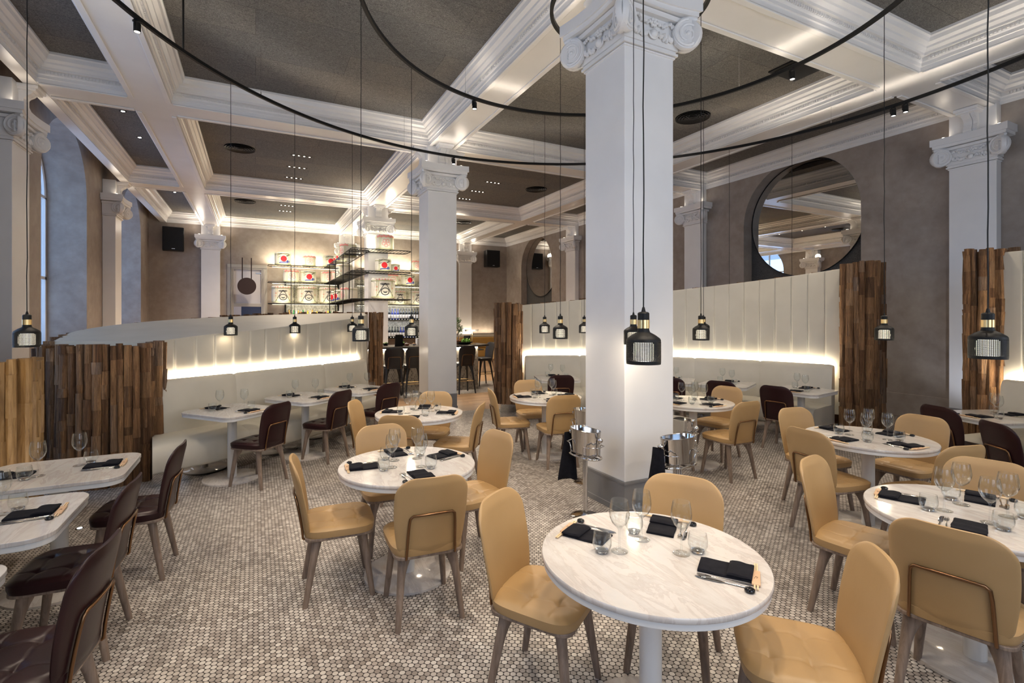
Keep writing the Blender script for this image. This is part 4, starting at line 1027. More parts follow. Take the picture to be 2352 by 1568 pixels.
# ================================================================== TABLEWARE
def wine_proto():
    t = thing('wine_glass', 'x', 'wine glass', group='stemmed wine glasses')
    m = MB(); m.lathe([(.001, .0015), (.033, .0005), (.034, .002), (.010, .005), (.0045, .012), (.0036, .05), (.0042, .088), (.012, .098)], 22); m.build('stem', M['thin'], t, smooth=60)
    m = MB(); m.lathe([(.0045, .094), (.016, .101), (.030, .116), (.0385, .137), (.0400, .155), (.0375, .180), (.0325, .206), (.0318, .206), (.0368, .180), (.0392, .155), (.0377, .138), (.0292, .118), (.015, .104), (.001, .100)], 26); m.build('bowl', M['thin'], t, smooth=60)
    return t
def tumbler_proto():
    t = thing('water_tumbler', 'x', 'tumbler', group='short clear water tumblers')
    MB().lathe([(.001, .0005), (.024, .0005), (.033, .012), (.0405, .034), (.041, .052), (.036, .084), (.0348, .084), (.0393, .052), (.0388, .034), (.031, .017), (.022, .014), (.001, .014)], 26).build('cup', M['thin'], t, smooth=60)
    MB().lathe([(.001, .002), (.023, .002), (.028, .011), (.001, .0125)], 20).build('thick_base', M['glass'], t, smooth=40)['label'] = 'thick glass base'
    return t
def napkin_proto():
    t = thing('folded_napkin', 'x', 'napkin', group='black folded napkins')
    def slab(x0, x1, hy, z0, z1, skew=0, seed=1):
        m = MB(); r2 = random.Random(seed); rings = []; K = 10
        for k in range(K + 1):
            f = k / K; x = x0 + (x1 - x0) * f; e = .0 if 0 < k < K else .5; dz = .0018 * math.sin(f * 7 + seed); hw = hy * (1 - .02 * math.sin(f * 9)); zt = z1 + dz - (z1 - z0) * e * .6
            rings.append([(x + skew * y_, y_, zz) for y_, zz in ((-hw, z0 + .001), (-hw - .002, (z0 + zt) / 2), (-hw + .003, zt), (0, zt + .0012), (hw - .003, zt), (hw + .002, (z0 + zt) / 2), (hw, z0 + .001))])
        m.loft(rings); return m
    slab(-.095, .095, .060, 0, .011, .03, 1).build('napkin_fold', M['napkin'], t, smooth=40)
    slab(-.100, -.012, .0615, .0105, .021, .06, 3).build('napkin_flap', M['napkin'], t, smooth=40)
    return t
def chop_proto():
    t = thing('chopstick_set', 'x', 'chopsticks', group='wooden chopsticks in paper sleeves')
    m = MB()
    for y in (-.0045, .0045): m.box((0, y, .006), (.215, .006, .005), rz=y * 1.5)
    m.build('chopsticks', M['chopwood'], t, bevel=.0012)
    slv = MB().box((.018, 0, .0062), (.115, .030, .0085)).build('paper_sleeve', M['paper'], t, bevel=.002); slv['label'] = 'kraft paper sleeve'
    m = MB(); m.tube([(.02 + .0055 * math.cos(a), .0055 * math.sin(a), .0108) for a in [i * .45 for i in range(9)]] + [(.033, -.006, .0108)], .0007, 4); m.build('sleeve_mark', M['black'], slv)['label'] = 'small curled logo mark'
    return t
def fork_m():
    m = MB(); m.tube([(-.098, 0, .003), (-.05, 0, .004), (.02, 0, .006), (.045, 0, .004)], [.0045, .0035, .0022, .004], 8, sx=.45)
    m.tube([(.045, 0, .004), (.058, 0, .003), (.068, 0, .003)], [.005, .0105, .0115], 8, sx=.2)
    for y in (-.009, -.003, .003, .009): m.tube([(.066, y, .003), (.085, y, .004), (.098, y * .85, .006)], [.0018, .0015, .0006], 5)
    return m
def knife_m():
    m = MB(); m.tube([(-.10, 0, .003), (-.05, 0, .0035), (-.005, 0, .003), (.0, 0, .003)], [.0048, .0042, .0032, .003], 8, sx=.5)
    m.tube([(0, 0, .003), (.01, .001, .003), (.06, .001, .003), (.09, .0, .003), (.103, -.004, .003)], [.004, .0085, .0095, .007, .001], 8, sx=.12)
    return m
wp, tp, npk, cp = wine_proto(), tumbler_proto(), napkin_proto(), chop_proto()
fk = tag(fork_m().build('fork', M['chrome'], None, smooth=60), 'x', 'fork', 'steel table forks'); kn = tag(knife_m().build('knife', M['chrome'], None, smooth=60), 'x', 'knife', 'steel table knives')
rs = tag(MB().lathe([(.001, 0), (.015, 0), (.0185, .005), (.017, .012), (.010, .0165), (.001, .0175)], 18).build('chopstick_rest', M['black'], None, smooth=60), 'x', 'chopstick rest', 'glossy black chopstick rests')
usedp = set()
def put(p, x, y, z, rz, label):
    o = p if p.name not in usedp else dup(p); usedp.add(p.name)
    o.location = (x, y, z); o.rotation_euler = (0, 0, rz); o['label'] = label
    if p is wp: o.scale = (1.08, 1.08, 1.08)
TZ = .7505
def setting(c, a, tbl, pos, ggl=28, rg=(.13, .205), rn=.29, rc=.405, gl=True, jx=0):
    """place setting at table centre c, direction a (radians) towards its seat"""
    U = Vector((math.cos(a), math.sin(a))); V = Vector((-math.sin(a), math.cos(a)))
    P = lambda r, t: (c[0] + U.x * r + V.x * t, c[1] + U.y * r + V.y * t)
    s = '%s setting on the %s' % (pos, tbl)
    x, y = P(rn, .0); put(npk, x, y, TZ, a + PI + .04 + jx, 'black napkin, ' + s)
    x, y = P(rc - .005, .0); put(cp, x, y, TZ, a - PI / 2 + .05, 'paper sleeved chopsticks, ' + s)
    x, y = P(rc - .02, -.125); put(rs, x, y, TZ, a, 'black chopstick rest, ' + s)
    x, y = P(rn + .005, -.082); put(fk, x, y, TZ, a + PI + .10, 'steel fork, ' + s)
    x, y = P(rn + .005, -.104); put(kn, x, y, TZ, a + PI + .03, 'steel knife, ' + s)
    g = a + math.radians(ggl)
    put(wp, c[0] + rg[0] * math.cos(g), c[1] + rg[0] * math.sin(g), TZ, a, 'stemmed wine glass, ' + s)
    g = a + math.radians(ggl + 4)
    put(tp, c[0] + rg[1] * math.cos(g), c[1] + rg[1] * math.sin(g), TZ, a, 'clear water tumbler, ' + s)
SN = {1: 'nearest round table', 2: 'left centre round table', 3: 'round table behind the left centre one', 4: 'round table by the left post', 5: 'round table behind the column', 6: 'middle round table on the right', 7: 'round table at the right edge'}
SA_ = {1: [(119, 'left'), (36, 'rear'), (-56, 'right')], 2: [(172, 'left'), (92, 'rear'), (-90, 'front'), (17, 'right')], 3: [(151, 'left'), (62, 'rear'), (-121, 'front'), (-30, 'right')], 4: [(165, 'left'), (78, 'rear'), (-100, 'front'), (-8, 'right')],
       5: [(187, 'left'), (96, 'rear'), (-92, 'front'), (5, 'right')], 6: [(85, 'rear'), (174, 'left'), (-3, 'right'), (-100, 'front')], 7: [(109, 'left'), (196, 'front'), (16, 'rear'), (-75, 'right')]}
for k, L in SA_.items():
    for a, pos in L:
        kw = {}
        if k == 7 and pos == 'front': kw = dict(rn=.27)
        setting(T[k], math.radians(a), SN[k], pos, **kw)
for k, (c, a, nm) in Q.items():
    U = Vector((math.cos(a), math.sin(a))); V = Vector((-math.sin(a), math.cos(a)))
    off = .03
    short = {'a': 'nearest left booth table', 'b': 'middle left booth table', 'c': 'farthest left booth table', 'd': 'farther near-left table', 'e': 'middle near-left table', 'f': 'nearest near-left table', 'g': 'rightmost tall booth table', 'h': 'tall booth table, second from right', 'i': 'tall booth table beside the column', 'k': 'leftmost tall booth table', 'l': 'left table of the right edge booth', 'm': 'cut off right edge booth table'}[k]
    c2 = (c[0] + V.x * off, c[1] + V.y * off)
    setting(c2, a, short, 'chair side', 35, (.10, .17), .22, .345); setting((c[0] - V.x * off, c[1] - V.y * off), a + PI, short, 'bench side', 35, (.10, .17), .22, .345)

# ================================================================== WINE BUCKETS
def bucket(x, y, rz, lb, cloth=None):
    t = thing('wine_bucket', 'oval steel wine bucket ' + lb, 'wine bucket', (x, y, .565), rz, 'oval steel wine buckets')
    m = MB(); rings = []
    def oval(hx, hy, z, n=36):
        out = []
        for i in range(n):
            a = 2 * PI * i / n; ca_, sa_ = math.cos(a), math.sin(a); out.append((hx * (abs(ca_) ** .72) * (1 if ca_ >= 0 else -1), hy * (abs(sa_) ** .9) * (1 if sa_ >= 0 else -1), z))
        return out
    for k, z in ((.88, 0), (.90, .006), (1.0, .200), (1.03, .205), (1.03, .211), (.985, .211), (.97, .205), (.87, .012)): rings.append(oval(.170 * k, .086 * k, z))
    m.loft(rings); m.build('bucket_body', M['chrome'], t, smooth=40)
    for s in (-1, 1):
        m = MB(); m.ball((s * .198, 0, .15), .025, 14, 10); m.tube([(s * .158, 0, .15), (s * .185, 0, .15)], .008, 10); m.build('ball_handle', M['chrome'], t, smooth=60)
    s = thing('bucket_stand', 'steel stand of the wine bucket ' + lb, 'bucket stand', (x, y, 0), rz, 'steel stands of the wine buckets')
    MB().lathe([(.001, 0), (.125, 0), (.125, .012), (.10, .02), (.02, .03), (.001, .03)], 36).build('foot', M['chrome'], s, smooth=40)
    m = MB()
    for dx in (-.013, .013): m.tube([(dx, 0, .028), (dx, 0, .535)], .0125, 12)
    m.build('pole', M['chrome'], s, smooth=50)
    m = MB(); m.tube([(p[0], p[1], .545) for p in oval(.178, .092, 0)], .0095, 8, closed=True); m.b2((-.17, -.02, .538), (.17, .02, .550)); m.b2((-.02, -.088, .538), (.02, .088, .550)); m.build('tray_frame', M['chrome'], s, smooth=60)
    for sx in (-1, 1):
        MB().tube([(sx * .085, -.092, .545), (sx * .085, -.096, .62), (sx * .10, -.096, .645), (sx * .155, -.080, .647), (sx * .190, 0, .647), (sx * .155, .080, .647), (sx * .10, .096, .645), (sx * .085, .096, .62), (sx * .085, .092, .545)], .005, 8).build('guard_rail', M['chrome'], s, smooth=60)
    if cloth:
        m = MB(); rings = []; sx = cloth
        for k in range(15):
            f = k / 14; z = .70 - .42 * f if k > 1 else (.69, .705)[k]; wd = .055 + .045 * f; th = (.022 + .030 * f) * (1 if k > 1 else .7)
            rr = []
            for i in range(20):
                a = 2 * PI * i / 20; rip = 1 + .22 * math.sin(3 * a + 1) * f
                rr.append((sx * (.225 + .010 * f) + th * math.cos(a) * rip, wd * math.sin(a) * rip, z - (.02 * math.sin(2 * a) * f if k == 14 else 0)))
            rings.append(rr)
        m.loft(rings)
        tag(m.build('service_cloth', M['napkin'], None, smooth=60), 'black cloth hung from the wine bucket ' + lb, 'cloth', 'black cloths on the wine buckets'); c = bpy.data.objects[-1] if 0 else None
        o = [q for q in bpy.data.objects if q.name.startswith('service_cloth')][-1]; o.location = (x, y, 0); o.rotation_euler = (0, 0, rz)
bucket(2.62, 3.60, -PI / 2 + .05, 'at the left front of the big column', cloth=-1)
bucket(3.14, 3.03, .05, 'at the right front of the big column', cloth=-1)
bucket(3.17, 4.36, -PI / 2, 'half hidden behind the left of the big column')
bucket(3.74, 3.58, PI / 2, 'half hidden behind the right of the big column')

# ================================================================== BAR
BYF = 11.32
bar = thing('bar_counter', 'bar counter clad in small round tiles with a dark stone top', 'bar counter', (0, 0, 0))
MB().b2((1.6, BYF, 0), (4.98, BYF + .62, 1.05)).build('tiled_front', M['barmosaic'], bar)
M['stone'] = noisy('dark_stone', (.055, .045, .038), (.10, .085, .07), 10, .3, .05)
MB().prism([(1.5, BYF - .22), (4.95, BYF - .22), (5.30, BYF + .05), (5.30, BYF + .75), (1.5, BYF + .75)], 1.065, 1.115).build('counter_top', M['stone'], bar, bevel=.006)
MB().b2((1.6, BYF - .04, 1.048), (4.95, BYF - .01, 1.060)).build('light_strip', M['led'], bar)['label'] = 'glowing strip under the counter edge'
MB().b2((1.6, BYF + .05, 0), (5.0, BYF + .6, .02)).build('kick_plate', M['blackmetal'], bar)
bst = chair_proto('bar_stool', 'x', 'bar stool', 'black bar stools at the counter', 'black_leather', 'blackwood', 'bronze', .73, True)
for x, a, lb in ((2.74, 84, 'left of the two before the bar, left of the middle column'), (3.20, 86, 'right of the two before the bar, partly behind the middle column'), (4.43, 92, 'right of the middle column'), (5.42, 185, 'at the right end of the counter')):
    o = place(bst, x, 10.92 if x < 5 else 12.0, math.radians(a), 'black bar stool ' + lb); o['category'] = 'bar stool'
CT = 1.1155
def menu(x, y, lb, h=.21): 
    t = thing('menu_holder', lb, 'menu holder', (x, y, CT), .1, 'black menus standing on the counter'); MB().box((0, 0, h / 2 + .003), (.19, .012, h), rx=.12).build('menu_board', M['blackmetal'], t, bevel=.003); MB().b2((-.095, -.03, 0), (.095, .04, .008)).build('foot', M['blackmetal'], t)
menu(2.96, 11.25, 'black menu standing on the counter left of the middle column', .27); menu(4.83, 11.68, 'black menu standing beside the lamp on the counter')
t = thing('desk_lamp', 'lamp with a flat white bar shade on the counter end', 'lamp', (4.90, 11.5, CT))
MB().lathe([(.001, 0), (.09, 0), (.09, .012), (.012, .02), (.012, .33), (.001, .33)], 24).build('lamp_post', M['brass'], t, smooth=40)
MB().b2((-.19, -.05, .32), (.15, .05, .37)).build('lamp_head', M['white'], t, bevel=.008)
light('POINT', 'desk_lamp_light', (4.86, 11.42, CT + .28), 3, (1, .85, .62), shadow_soft_size=.05)
# bonsai tree: crown of real leaves on a twisted trunk
t = thing('potted_tree', 'small potted tree with round leafy crown on the counter', 'plant', (4.55, 11.6, CT))
M['leaf'] = noisy('leaf_green', (.035, .09, .02), (.09, .19, .04), 8, .5, 0); M['salad'] = noisy('lettuce_green', (.16, .34, .04), (.30, .50, .10), 12, .5, 0); M['terracotta'] = simple('pot_clay', (.30, .11, .05), .6)
MB().lathe([(.001, 0), (.07, 0), (.10, .08), (.105, .10), (.09, .10), (.001, .085)], 24).build('pot', M['terracotta'], t, smooth=40)
MB().tube([(0, 0, .08), (.03, 0, .16), (-.01, .01, .24), (.04, 0, .32), (.03, 0, .42)], [.02, .017, .014, .012, .006], 8).build('trunk', M['leg'], t, smooth=60)
def leaves(c, R, n, sz, rr, sc=(1, 1, 1)):
    m = MB()
    for i in range(n):
        v = Vector((rr.gauss(0, 1), rr.gauss(0, 1), rr.gauss(0, 1))).normalized() * R * rr.uniform(.45, 1); v = Vector((v.x * sc[0], v.y * sc[1], v.z * sc[2])); p = Vector(c) + v
        a = Vector((rr.uniform(-1, 1), rr.uniform(-1, 1), rr.uniform(-.6, .6))).normalized(); b = a.cross(Vector((rr.uniform(-1, 1), rr.uniform(-1, 1), 1))).normalized(); s = sz * rr.uniform(.7, 1.3)
        m.add([p - a * s, p + b * s * .45, p + a * s, p - b * s * .45], [(0, 1, 2, 3)])
    return m
lr_ = random.Random(21); m = leaves((.03, 0, .40), .11, 260, .022, lr_); m2 = leaves((-.02, 0, .56), .12, 260, .022, lr_); m.add(m2.v, m2.f); m2 = leaves((.07, 0, .30), .08, 120, .02, lr_); m.add(m2.v, m2.f)
m.build('crown', M['leaf'], t, flip=False)
t = thing('salad_bowl', 'dark bowl of green leaves beside the small tree', 'bowl', (4.66, 11.42, CT)); MB().lathe([(.001, 0), (.10, 0), (.20, .05), (.205, .065), (.18, .055), (.001, .03)], 28).build('bowl', M['black'], t, smooth=40)
leaves((.03, 0, .08), .12, 200, .035, lr_, (1, 1, .6)).build('greens', M['salad'], t, flip=False)
for i, (x, y, r, mt, lb) in enumerate(((3.17, 11.72, .10, 'leaf', 'bowl of greens on the counter behind the right bar stool'), (3.22, 11.5, .07, 'terracotta', 'terracotta bowl on the counter by the black menu'), (3.43, 11.62, .06, 'doorwhite', 'small white bowl on the counter by the middle column'), (2.78, 11.8, .09, 'black', 'black bowl on the counter left of the menu'))):
    t = thing('serving_bowl', lb, 'bowl', (x, y, CT), 0, 'serving bowls along the counter')
    MB().lathe([(.001, 0), (r * .5, 0), (r, r * .6), (r * .96, r * .62), (.001, r * .2)], 22).build('bowl', M[mt] if mt != 'leaf' else M['black'], t, smooth=40)
    leaves((0, 0, r * .55), r * .7, 60, .02, lr_, (1, 1, .5)).build('filling', M['salad'] if mt in ('leaf', 'black') else M['doorwhite'] if mt == 'terracotta' else M['chopwood'], t, flip=False)
def block(nm, lb, cat, x0, y0, z0, x1, y1, z1, mt, grp=None): return tag(MB().b2((x0, y0, z0), (x1, y1, z1)).build(nm, mt, None, bevel=.004), lb, cat, grp)
M['label_w'] = simple('white_label', (.75, .74, .72), .5)
block('plate_stack', 'stack of white plates on the counter by the middle column', 'plates', 3.52, 11.66, CT, 3.68, 11.82, CT + .16, M['label_w'])

# ---- back bar: tiled wall, shelves of bottles, and the suspended barrel shelves
bb = thing('back_bar_tiles', 'panel of round grey tiles on the back wall behind the barrels', 'wall panel')
MB().b2((1.02, WYB - .06, 1.0), (2.93, WYB - .005, 3.32)).build('tile_panel', M['mesh_tile'], bb)
MB().b2((3.56, WYB - .06, .9), (6.35, WYB - .005, 3.32)).build('tile_panel', M['mesh_tile'], bb)
for x in (1.0, 2.92, 6.36): MB().b2((x - .03, WYB - .10, .0), (x + .03, WYB - .062, 3.34)).build('frame_post', M['blackmetal'], bb)
def bottle_protos():
    out = []
    specs = [((.60, .26, .02), .30, .036, 'amber'), ((.02, .20, .05), .30, .036, 'green'), ((.62, .60, .52), .28, .038, 'clear'), ((.50, .04, .015), .29, .037, 'red'), ((.01, .012, .014), .36, .040, 'dark'), ((.02, .03, .16), .35, .040, 'blue'), ((.75, .50, .04), .27, .042, 'golden')]
    for k, (c, h, r, nm) in enumerate(specs):
        mt = simple('bottle_' + nm, c, .08); mt.node_tree.nodes['Principled BSDF'].inputs['Transmission Weight'].default_value = .15 if nm not in ('dark', 'blue') else 0
        t = thing('bottle', 'x', 'bottle', group='x')
        MB().lathe([(.001, 0), (r, 0), (r, h * .60), (r * .8, h * .68), (r * .34, h * .76), (r * .34, h * .95), (r * .4, h * .955), (r * .4, h), (.001, h)], 16).build('glass_body', mt, t, smooth=40)
        MB().lathe([(r + .0008, h * .14), (r + .0012, h * .15), (r + .0012, h * .46), (r + .0008, h * .47)], 16).build('bottle_label', M['label_w'] if nm not in ('green',) else M['paper'], t, smooth=40)
        out.append(t)
    return out
BP = bottle_protos(); busy = set(); BN = ['amber', 'green', 'clear', 'red', 'dark', 'blue', 'golden']
def put_bottle(k, x, y, z, label, grp, s=1.0):
    p = BP[k]; o = p if k not in busy else dup(p); busy.add(k); o.location = (x, y, z); o.scale = (s, s, s); o['label'] = label; o['group'] = grp; o['category'] = 'bottle'
rb = random.Random(31)
ORD = 'first second third fourth fifth sixth seventh eighth ninth tenth eleventh twelfth thirteenth fourteenth fifteenth sixteenth seventeenth eighteenth nineteenth twentieth twenty-first twenty-second'.split()
LS = lambda x0, x1, y0, y1, z, par: (MB().b2((x0, y0, z - .03), (x1, y1, z)).build('shelf_board', M['blackmetal'], par), MB().b2((x0 + .02, y1 - .03, z + .001), (x1 - .02, y1 - .01, z + .012)).build('light_strip', M['led2'], par))
M['led2'] = emit('shelf_led', (1, .88, .66), 5)
light('AREA', 'bottle_light', (1.95, 19.98, 2.20), 10, (1, .92, .75), (1.95, 20.15, 1.7), shape='RECTANGLE', size=1.7, size_y=.05); light('AREA', 'bottle_light', (4.9, 19.98, 2.20), 12, (.95, .95, 1), (4.9, 20.15, 1.7), shape='RECTANGLE', size=2.3, size_y=.05); light('AREA', 'bottle_light', (4.9, 19.98, 1.60), 10, (.95, .95, 1), (4.9, 20.15, 1.1), shape='RECTANGLE', size=2.3, size_y=.05)  # bare area lamps added to make the bottles brighter
sh = thing('bottle_shelf', 'lit back bar shelf of bottles left of the rear pilaster', 'shelf'); LS(1.04, 2.90, 20.0, 20.33, 1.66, sh)
n = 22
for i in range(n):
    k = rb.choice([0, 1, 2, 2, 3, 6, 6, 0]); x = 1.12 + i * (1.72 / (n - 1)); grp = 'liquor bottles on the shelf under the barrels'
    put_bottle(k, x, 20.12 + rb.uniform(-.03, .05), 1.661, '%s liquor bottle under the left barrels, %s from the left' % (BN[k], ORD[i]), grp, rb.uniform(1.15, 1.5))
sh2 = thing('bottle_shelf', 'lit back bar shelves of dark bottles right of the shelved column', 'shelf'); 
for z in (1.72, .98): LS(3.60, 6.33, 20.0, 20.33, z, sh2)
for r_, (z, ks) in enumerate(((1.721, [4, 4, 4, 5, 4, 4]), (.981, [4, 4, 4, 4, 5, 5]))):
    for i in range(20):
        k = ks[(i // 3) % 6]; put_bottle(k, 3.95 + i * .118, 20.12, z, '%s bottle on the %s back bar shelf, %s from the left' % (BN[k], ('upper', 'lower')[r_], ORD[i]), 'dark bottles on the right back bar shelves', 1.25)

# ---- barrels
M['straw'] = noisy('pale_wrapped_straw', (.56, .55, .36), (.66, .65, .46), 30, .8, .2, 120); M['rope'] = noisy('rope', (.42, .44, .20), (.55, .56, .30), 40, .9, .3, 200); M['print'] = noisy('printed_wrap', (.66, .63, .53), (.72, .69, .60), 10, .7, .05)
M['red'] = simple('red_print', (.62, .01, .02), .6); M['pinkp'] = simple('pink_print', (.75, .28, .25), .6); M['inkp'] = simple('black_print', (.02, .02, .025), .6); M['bluep'] = simple('blue_print', (.03, .04, .25), .6)
def on_barrel(pts2, R, z0, R2=None, lift=.004):           # wrap flat motif points (x,z) on the drum, facing -Y
    return [(math.sin(x / R) * (R + lift), -math.cos(x / R) * (R + lift), z0 + z) for x, z in pts2]
def patch(m, poly, R, z0, lift=.004, n=1):
    """filled motif: a fan around its centre, thin but on the curved wrap"""
    cx_ = sum(p[0] for p in poly) / len(poly); cz_ = sum(p[1] for p in poly) / len(poly); K = 3; P = []; F = []
    N = len(poly)
    for k in range(K + 1):
        s = max(k / K, .001); P += on_barrel([(cx_ + (x - cx_) * s, cz_ + (z - cz_) * s) for x, z in poly], R, z0, None, lift)
    for k in range(K):
        for i in range(N): F.append((k * N + i, k * N + (i + 1) % N, (k + 1) * N + (i + 1) % N, (k + 1) * N + i))
    m.add(P, F)
def line(m, pts, wd, R, z0, closed=False, lift=.004):
    wd *= 1.5
    if closed: pts = pts + [pts[0]]
    out = []
    for a, b in zip(pts, pts[1:]):
        d = Vector((b[0] - a[0], b[1] - a[1])); L = d.length
        if L < 1e-5: continue
        d /= L; nx, nz = -d.y * wd / 2, d.x * wd / 2; e = d * wd * .25
        k = max(1, int(L / .04)); 
        for j in range(k):
            p = (a[0] + (b[0] - a[0]) * j / k - (e.x if j == 0 else 0), a[1] + (b[1] - a[1]) * j / k - (e.y if j == 0 else 0)); q = (a[0] + (b[0] - a[0]) * (j + 1) / k, a[1] + (b[1] - a[1]) * (j + 1) / k)
            m.add(on_barrel([(p[0] + nx, p[1] + nz), (q[0] + nx, q[1] + nz), (q[0] - nx, q[1] - nz), (p[0] - nx, p[1] - nz)], R, z0, None, lift), [(0, 1, 2, 3)])
circ = lambda cx_, cz_, r, n=22, sx=1: [(cx_ + r * sx * math.cos(2 * PI * i / n), cz_ + r * math.sin(2 * PI * i / n)) for i in range(n)]
def flower(cx_, cz_, r, n=60):
    out = []
    for i in range(n):
        a = 2 * PI * i / n + PI / 2; u = abs(((i / n * 5) % 1) - .5) * 2; rr = r * (.42 + .58 * math.sqrt(max(0, 1 - u ** 2.2))) * (.93 if u < .12 else 1)
        out.append((cx_ + rr * math.cos(a), cz_ + rr * math.sin(a)))
    return out
def barrel_proto(kind):
    R, H = {'sun': (.285, .47), 'blossom': (.285, .47), 'bowl': (.365, .66)}[kind]
    t = thing('sake_barrel', 'x', 'barrel', group='straw wrapped barrels on the black shelves')
    MB().lathe([(.001, 0), (R * .86, .0), (R * .97, H * .07), (R * 1.0, H * .16), (R * 1.01, H * .55), (R * .99, H * .80), (R * .97, H * .84)], 40).build('drum', M['print'], t, smooth=50); dr = bpy.data.objects[KID[t.name][-1]]
    MB().lathe([(R * .965, H * .83), (R * 1.0, H * .85), (R * 1.0, H * .93), (R * .93, H * .985), (.001, H * 1.0)], 40).build('lid_wrap', M['print'], t, smooth=50)
    m = MB()
    for z, rr in ((H * .84, 1.0), (H * .10, .985), (H * .06, .95)): m.tube([(R * rr * math.cos(2 * PI * i / 32), R * rr * math.sin(2 * PI * i / 32), z) for i in range(32)], .008, 6, closed=True)
    for a in (.85, 1.0, 2.14, 2.29): m.tube([(math.cos(-a - (PI - 2 * a) * 0) * R * 1.02, math.sin(-a) * R * 1.02, H * z) for z in (.05, .3, .6, .86)], .006, 5)
    m.tube([(-.05, 0, H), (-.03, 0, H + .03), (.03, 0, H + .03), (.05, 0, H)], .01, 6); m.build('rope_binding', M['rope'], t, smooth=60)
    if kind == 'sun':
        m = MB(); patch(m, circ(0, 0, .105), R, H * .48, .006); m.build('red_sun', M['red'], dr)
        m = MB()
        for x, z, dx, dz in ((-.22, .13, .15, .05), (-.20, .05, .10, .04), (.08, .10, .14, .05), (.02, -.12, .12, .0), (-.2, .19, .4, -.01)): line(m, [(x, z), (x + dx * .5, z + dz * .3), (x + dx, z + dz)], .009, R, H * .48, lift=.008)
        line(m, [(.10, .10), (.15, .125), (.2, .15)], .02, R, H * .48, lift=.009); m.build('brush_strokes', M['inkp'], dr)
        m = MB(); patch(m, [(.10, -.06), (.15, -.04), (.16, -.08), (.2, -.05), (.21, -.15), (.17, -.13), (.12, -.16), (.09, -.12)], R, H * .48, .008); line(m, [(-.16, -.15), (-.08, -.13), (.0, -.13), (.10, -.12)], .022, R, H * .48, lift=.008); m.build('blue_mark', M['bluep'], dr)
    elif kind == 'blossom':
        m = MB(); line(m, flower(0, 0, .125), .010, R, H * .45, True)
        for dx in (-.022, .022):
            for dz in (.035, .0, -.035): line(m, circ(dx, dz, .014, 6), .005, R, H * .45, True, .005)
        line(m, [(0, .055), (0, -.06)], .006, R, H * .45, lift=.006)
        for k in range(-4, 5): patch(m, circ(k * .066, .02 * (k % 2) - .010, .036, 10), R * 1.0, H * .89, .008)
        m.build('blossom_print', M['pinkp'], dr)
    else:
        m = MB(); zc = H * .40
        line(m, [(-.27, -.20), (-.02, .20), (0, .215), (.02, .20), (.27, -.20)], .013, R, zc); line(m, [(-.15, .19), (.15, .19)], .012, R, zc, lift=.006); line(m, [(-.12, .215), (.12, .215)], .007, R, zc, lift=.006); line(m, [(-.11, .165), (.11, .165)], .007, R, zc, lift=.006)
        line(m, circ(0, -.04, .105, 28, 1.15), .016, R, zc, True, .007)
        patch(m, [(-.075, -.035), (-.05, -.045), (0, -.052), (.05, -.045), (.075, -.035), (.045, -.075), (0, -.088), (-.045, -.075)], R, zc, .008)
        m.build('bowl_emblem', M['inkp'], dr)
        m = MB()
        for x, z, s in ((-.26, .10, .035), (-.27, .0, .028), (.25, .06, .03), (-.2, .15, .012), (.2, .13, .012)): patch(m, flower(x, z, s, 30), R, zc, .006)
        for k in (-3, -2, -1, 0, 1, 2, 3): patch(m, flower(k * .09, 0, .022 if k % 2 else .03, 30), R, H * .90, .008)
        m.build('small_blossoms', M['pinkp'], dr)
    return t
BR = {k: barrel_proto(k) for k in ('sun', 'blossom', 'bowl')}; bu = set()
def put_barrel(kind, x, y, z, rz, s, lb):
    o = BR[kind] if kind not in bu else dup(BR[kind]); bu.add(kind); o.location = (x, y, z); o.rotation_euler = (0, 0, rz); o.scale = (s, s, s)
    o['label'] = '%s barrel %s' % ({'sun': 'red sun', 'blossom': 'pink blossom', 'bowl': 'large bowl emblem'}[kind], lb)
S3, S2, S1 = 3.715, 3.10, 2.32
shf = thing('barrel_shelves', 'black metal rod shelves for barrels, running from the back wall around the column', 'shelves')
def frame(x0, x1, y0, y1, z, slats='x', rnd_l=False, pitch=.09):
    p = srect((x1 - x0) / 2, (y1 - y0) / 2, .16, 6, (x0 + x1) / 2, (y0 + y1) / 2)
    MB().tube([(a, b, z - .014) for a, b in p], .013, 8, closed=True).build('shelf_rim', M['blackmetal'], shf, smooth=60)
    m = MB()
    if slats == 'x':
        y = y0 + pitch
        while y < y1 - .03: m.tube([(x0 + .02, y, z - .012), (x1 - .02, y, z - .012)], .006, 5); y += pitch
    else:
        x = x0 + pitch
        while x < x1 - .03: m.tube([(x, y0 + .02, z - .012), (x, y1 - .02, z - .012)], .006, 5); x += pitch
    m.build('shelf_slats', M['blackmetal'], shf)
for z in (S3, S2, S1):
    frame(.40, 2.52, 19.55, 20.25, z, 'y', pitch=.11); frame(2.36, 2.93, 15.35, 20.25, z, 'x', pitch=.16); frame(2.36, 4.05, 13.95, 14.67, z, 'y', pitch=.10); frame(2.36, 2.93, 14.30, 15.5, z, 'x', pitch=.16)
for z in (S3, S2, S1): frame(3.58, 6.35, 19.55, 20.25, z, 'y', pitch=.14)
for x, y in ((1.16, 19.58), (2.50, 19.58), (6.33, 19.58), (3.7, 19.58)): MB().b2((x - .012, y - .012, 1.1), (x + .012, y + .012, S3)).build('upright', M['blackmetal'], shf)
for y in (14.5, 15.6, 17.2, 18.7): MB().b2((2.37, y - .012, 1.05 if y > 15 else S1), (2.394, y + .012, S3)).build('upright', M['blackmetal'], shf)
for z in (S3, S2, S1):
    MB().b2((.55, 20.30, z - .03), (2.85, 20.33, z - .015)).build('light_strip', M['led2'], shf); MB().b2((3.65, 20.30, z - .03), (6.3, 20.33, z - .015)).build('light_strip', M['led2'], shf)
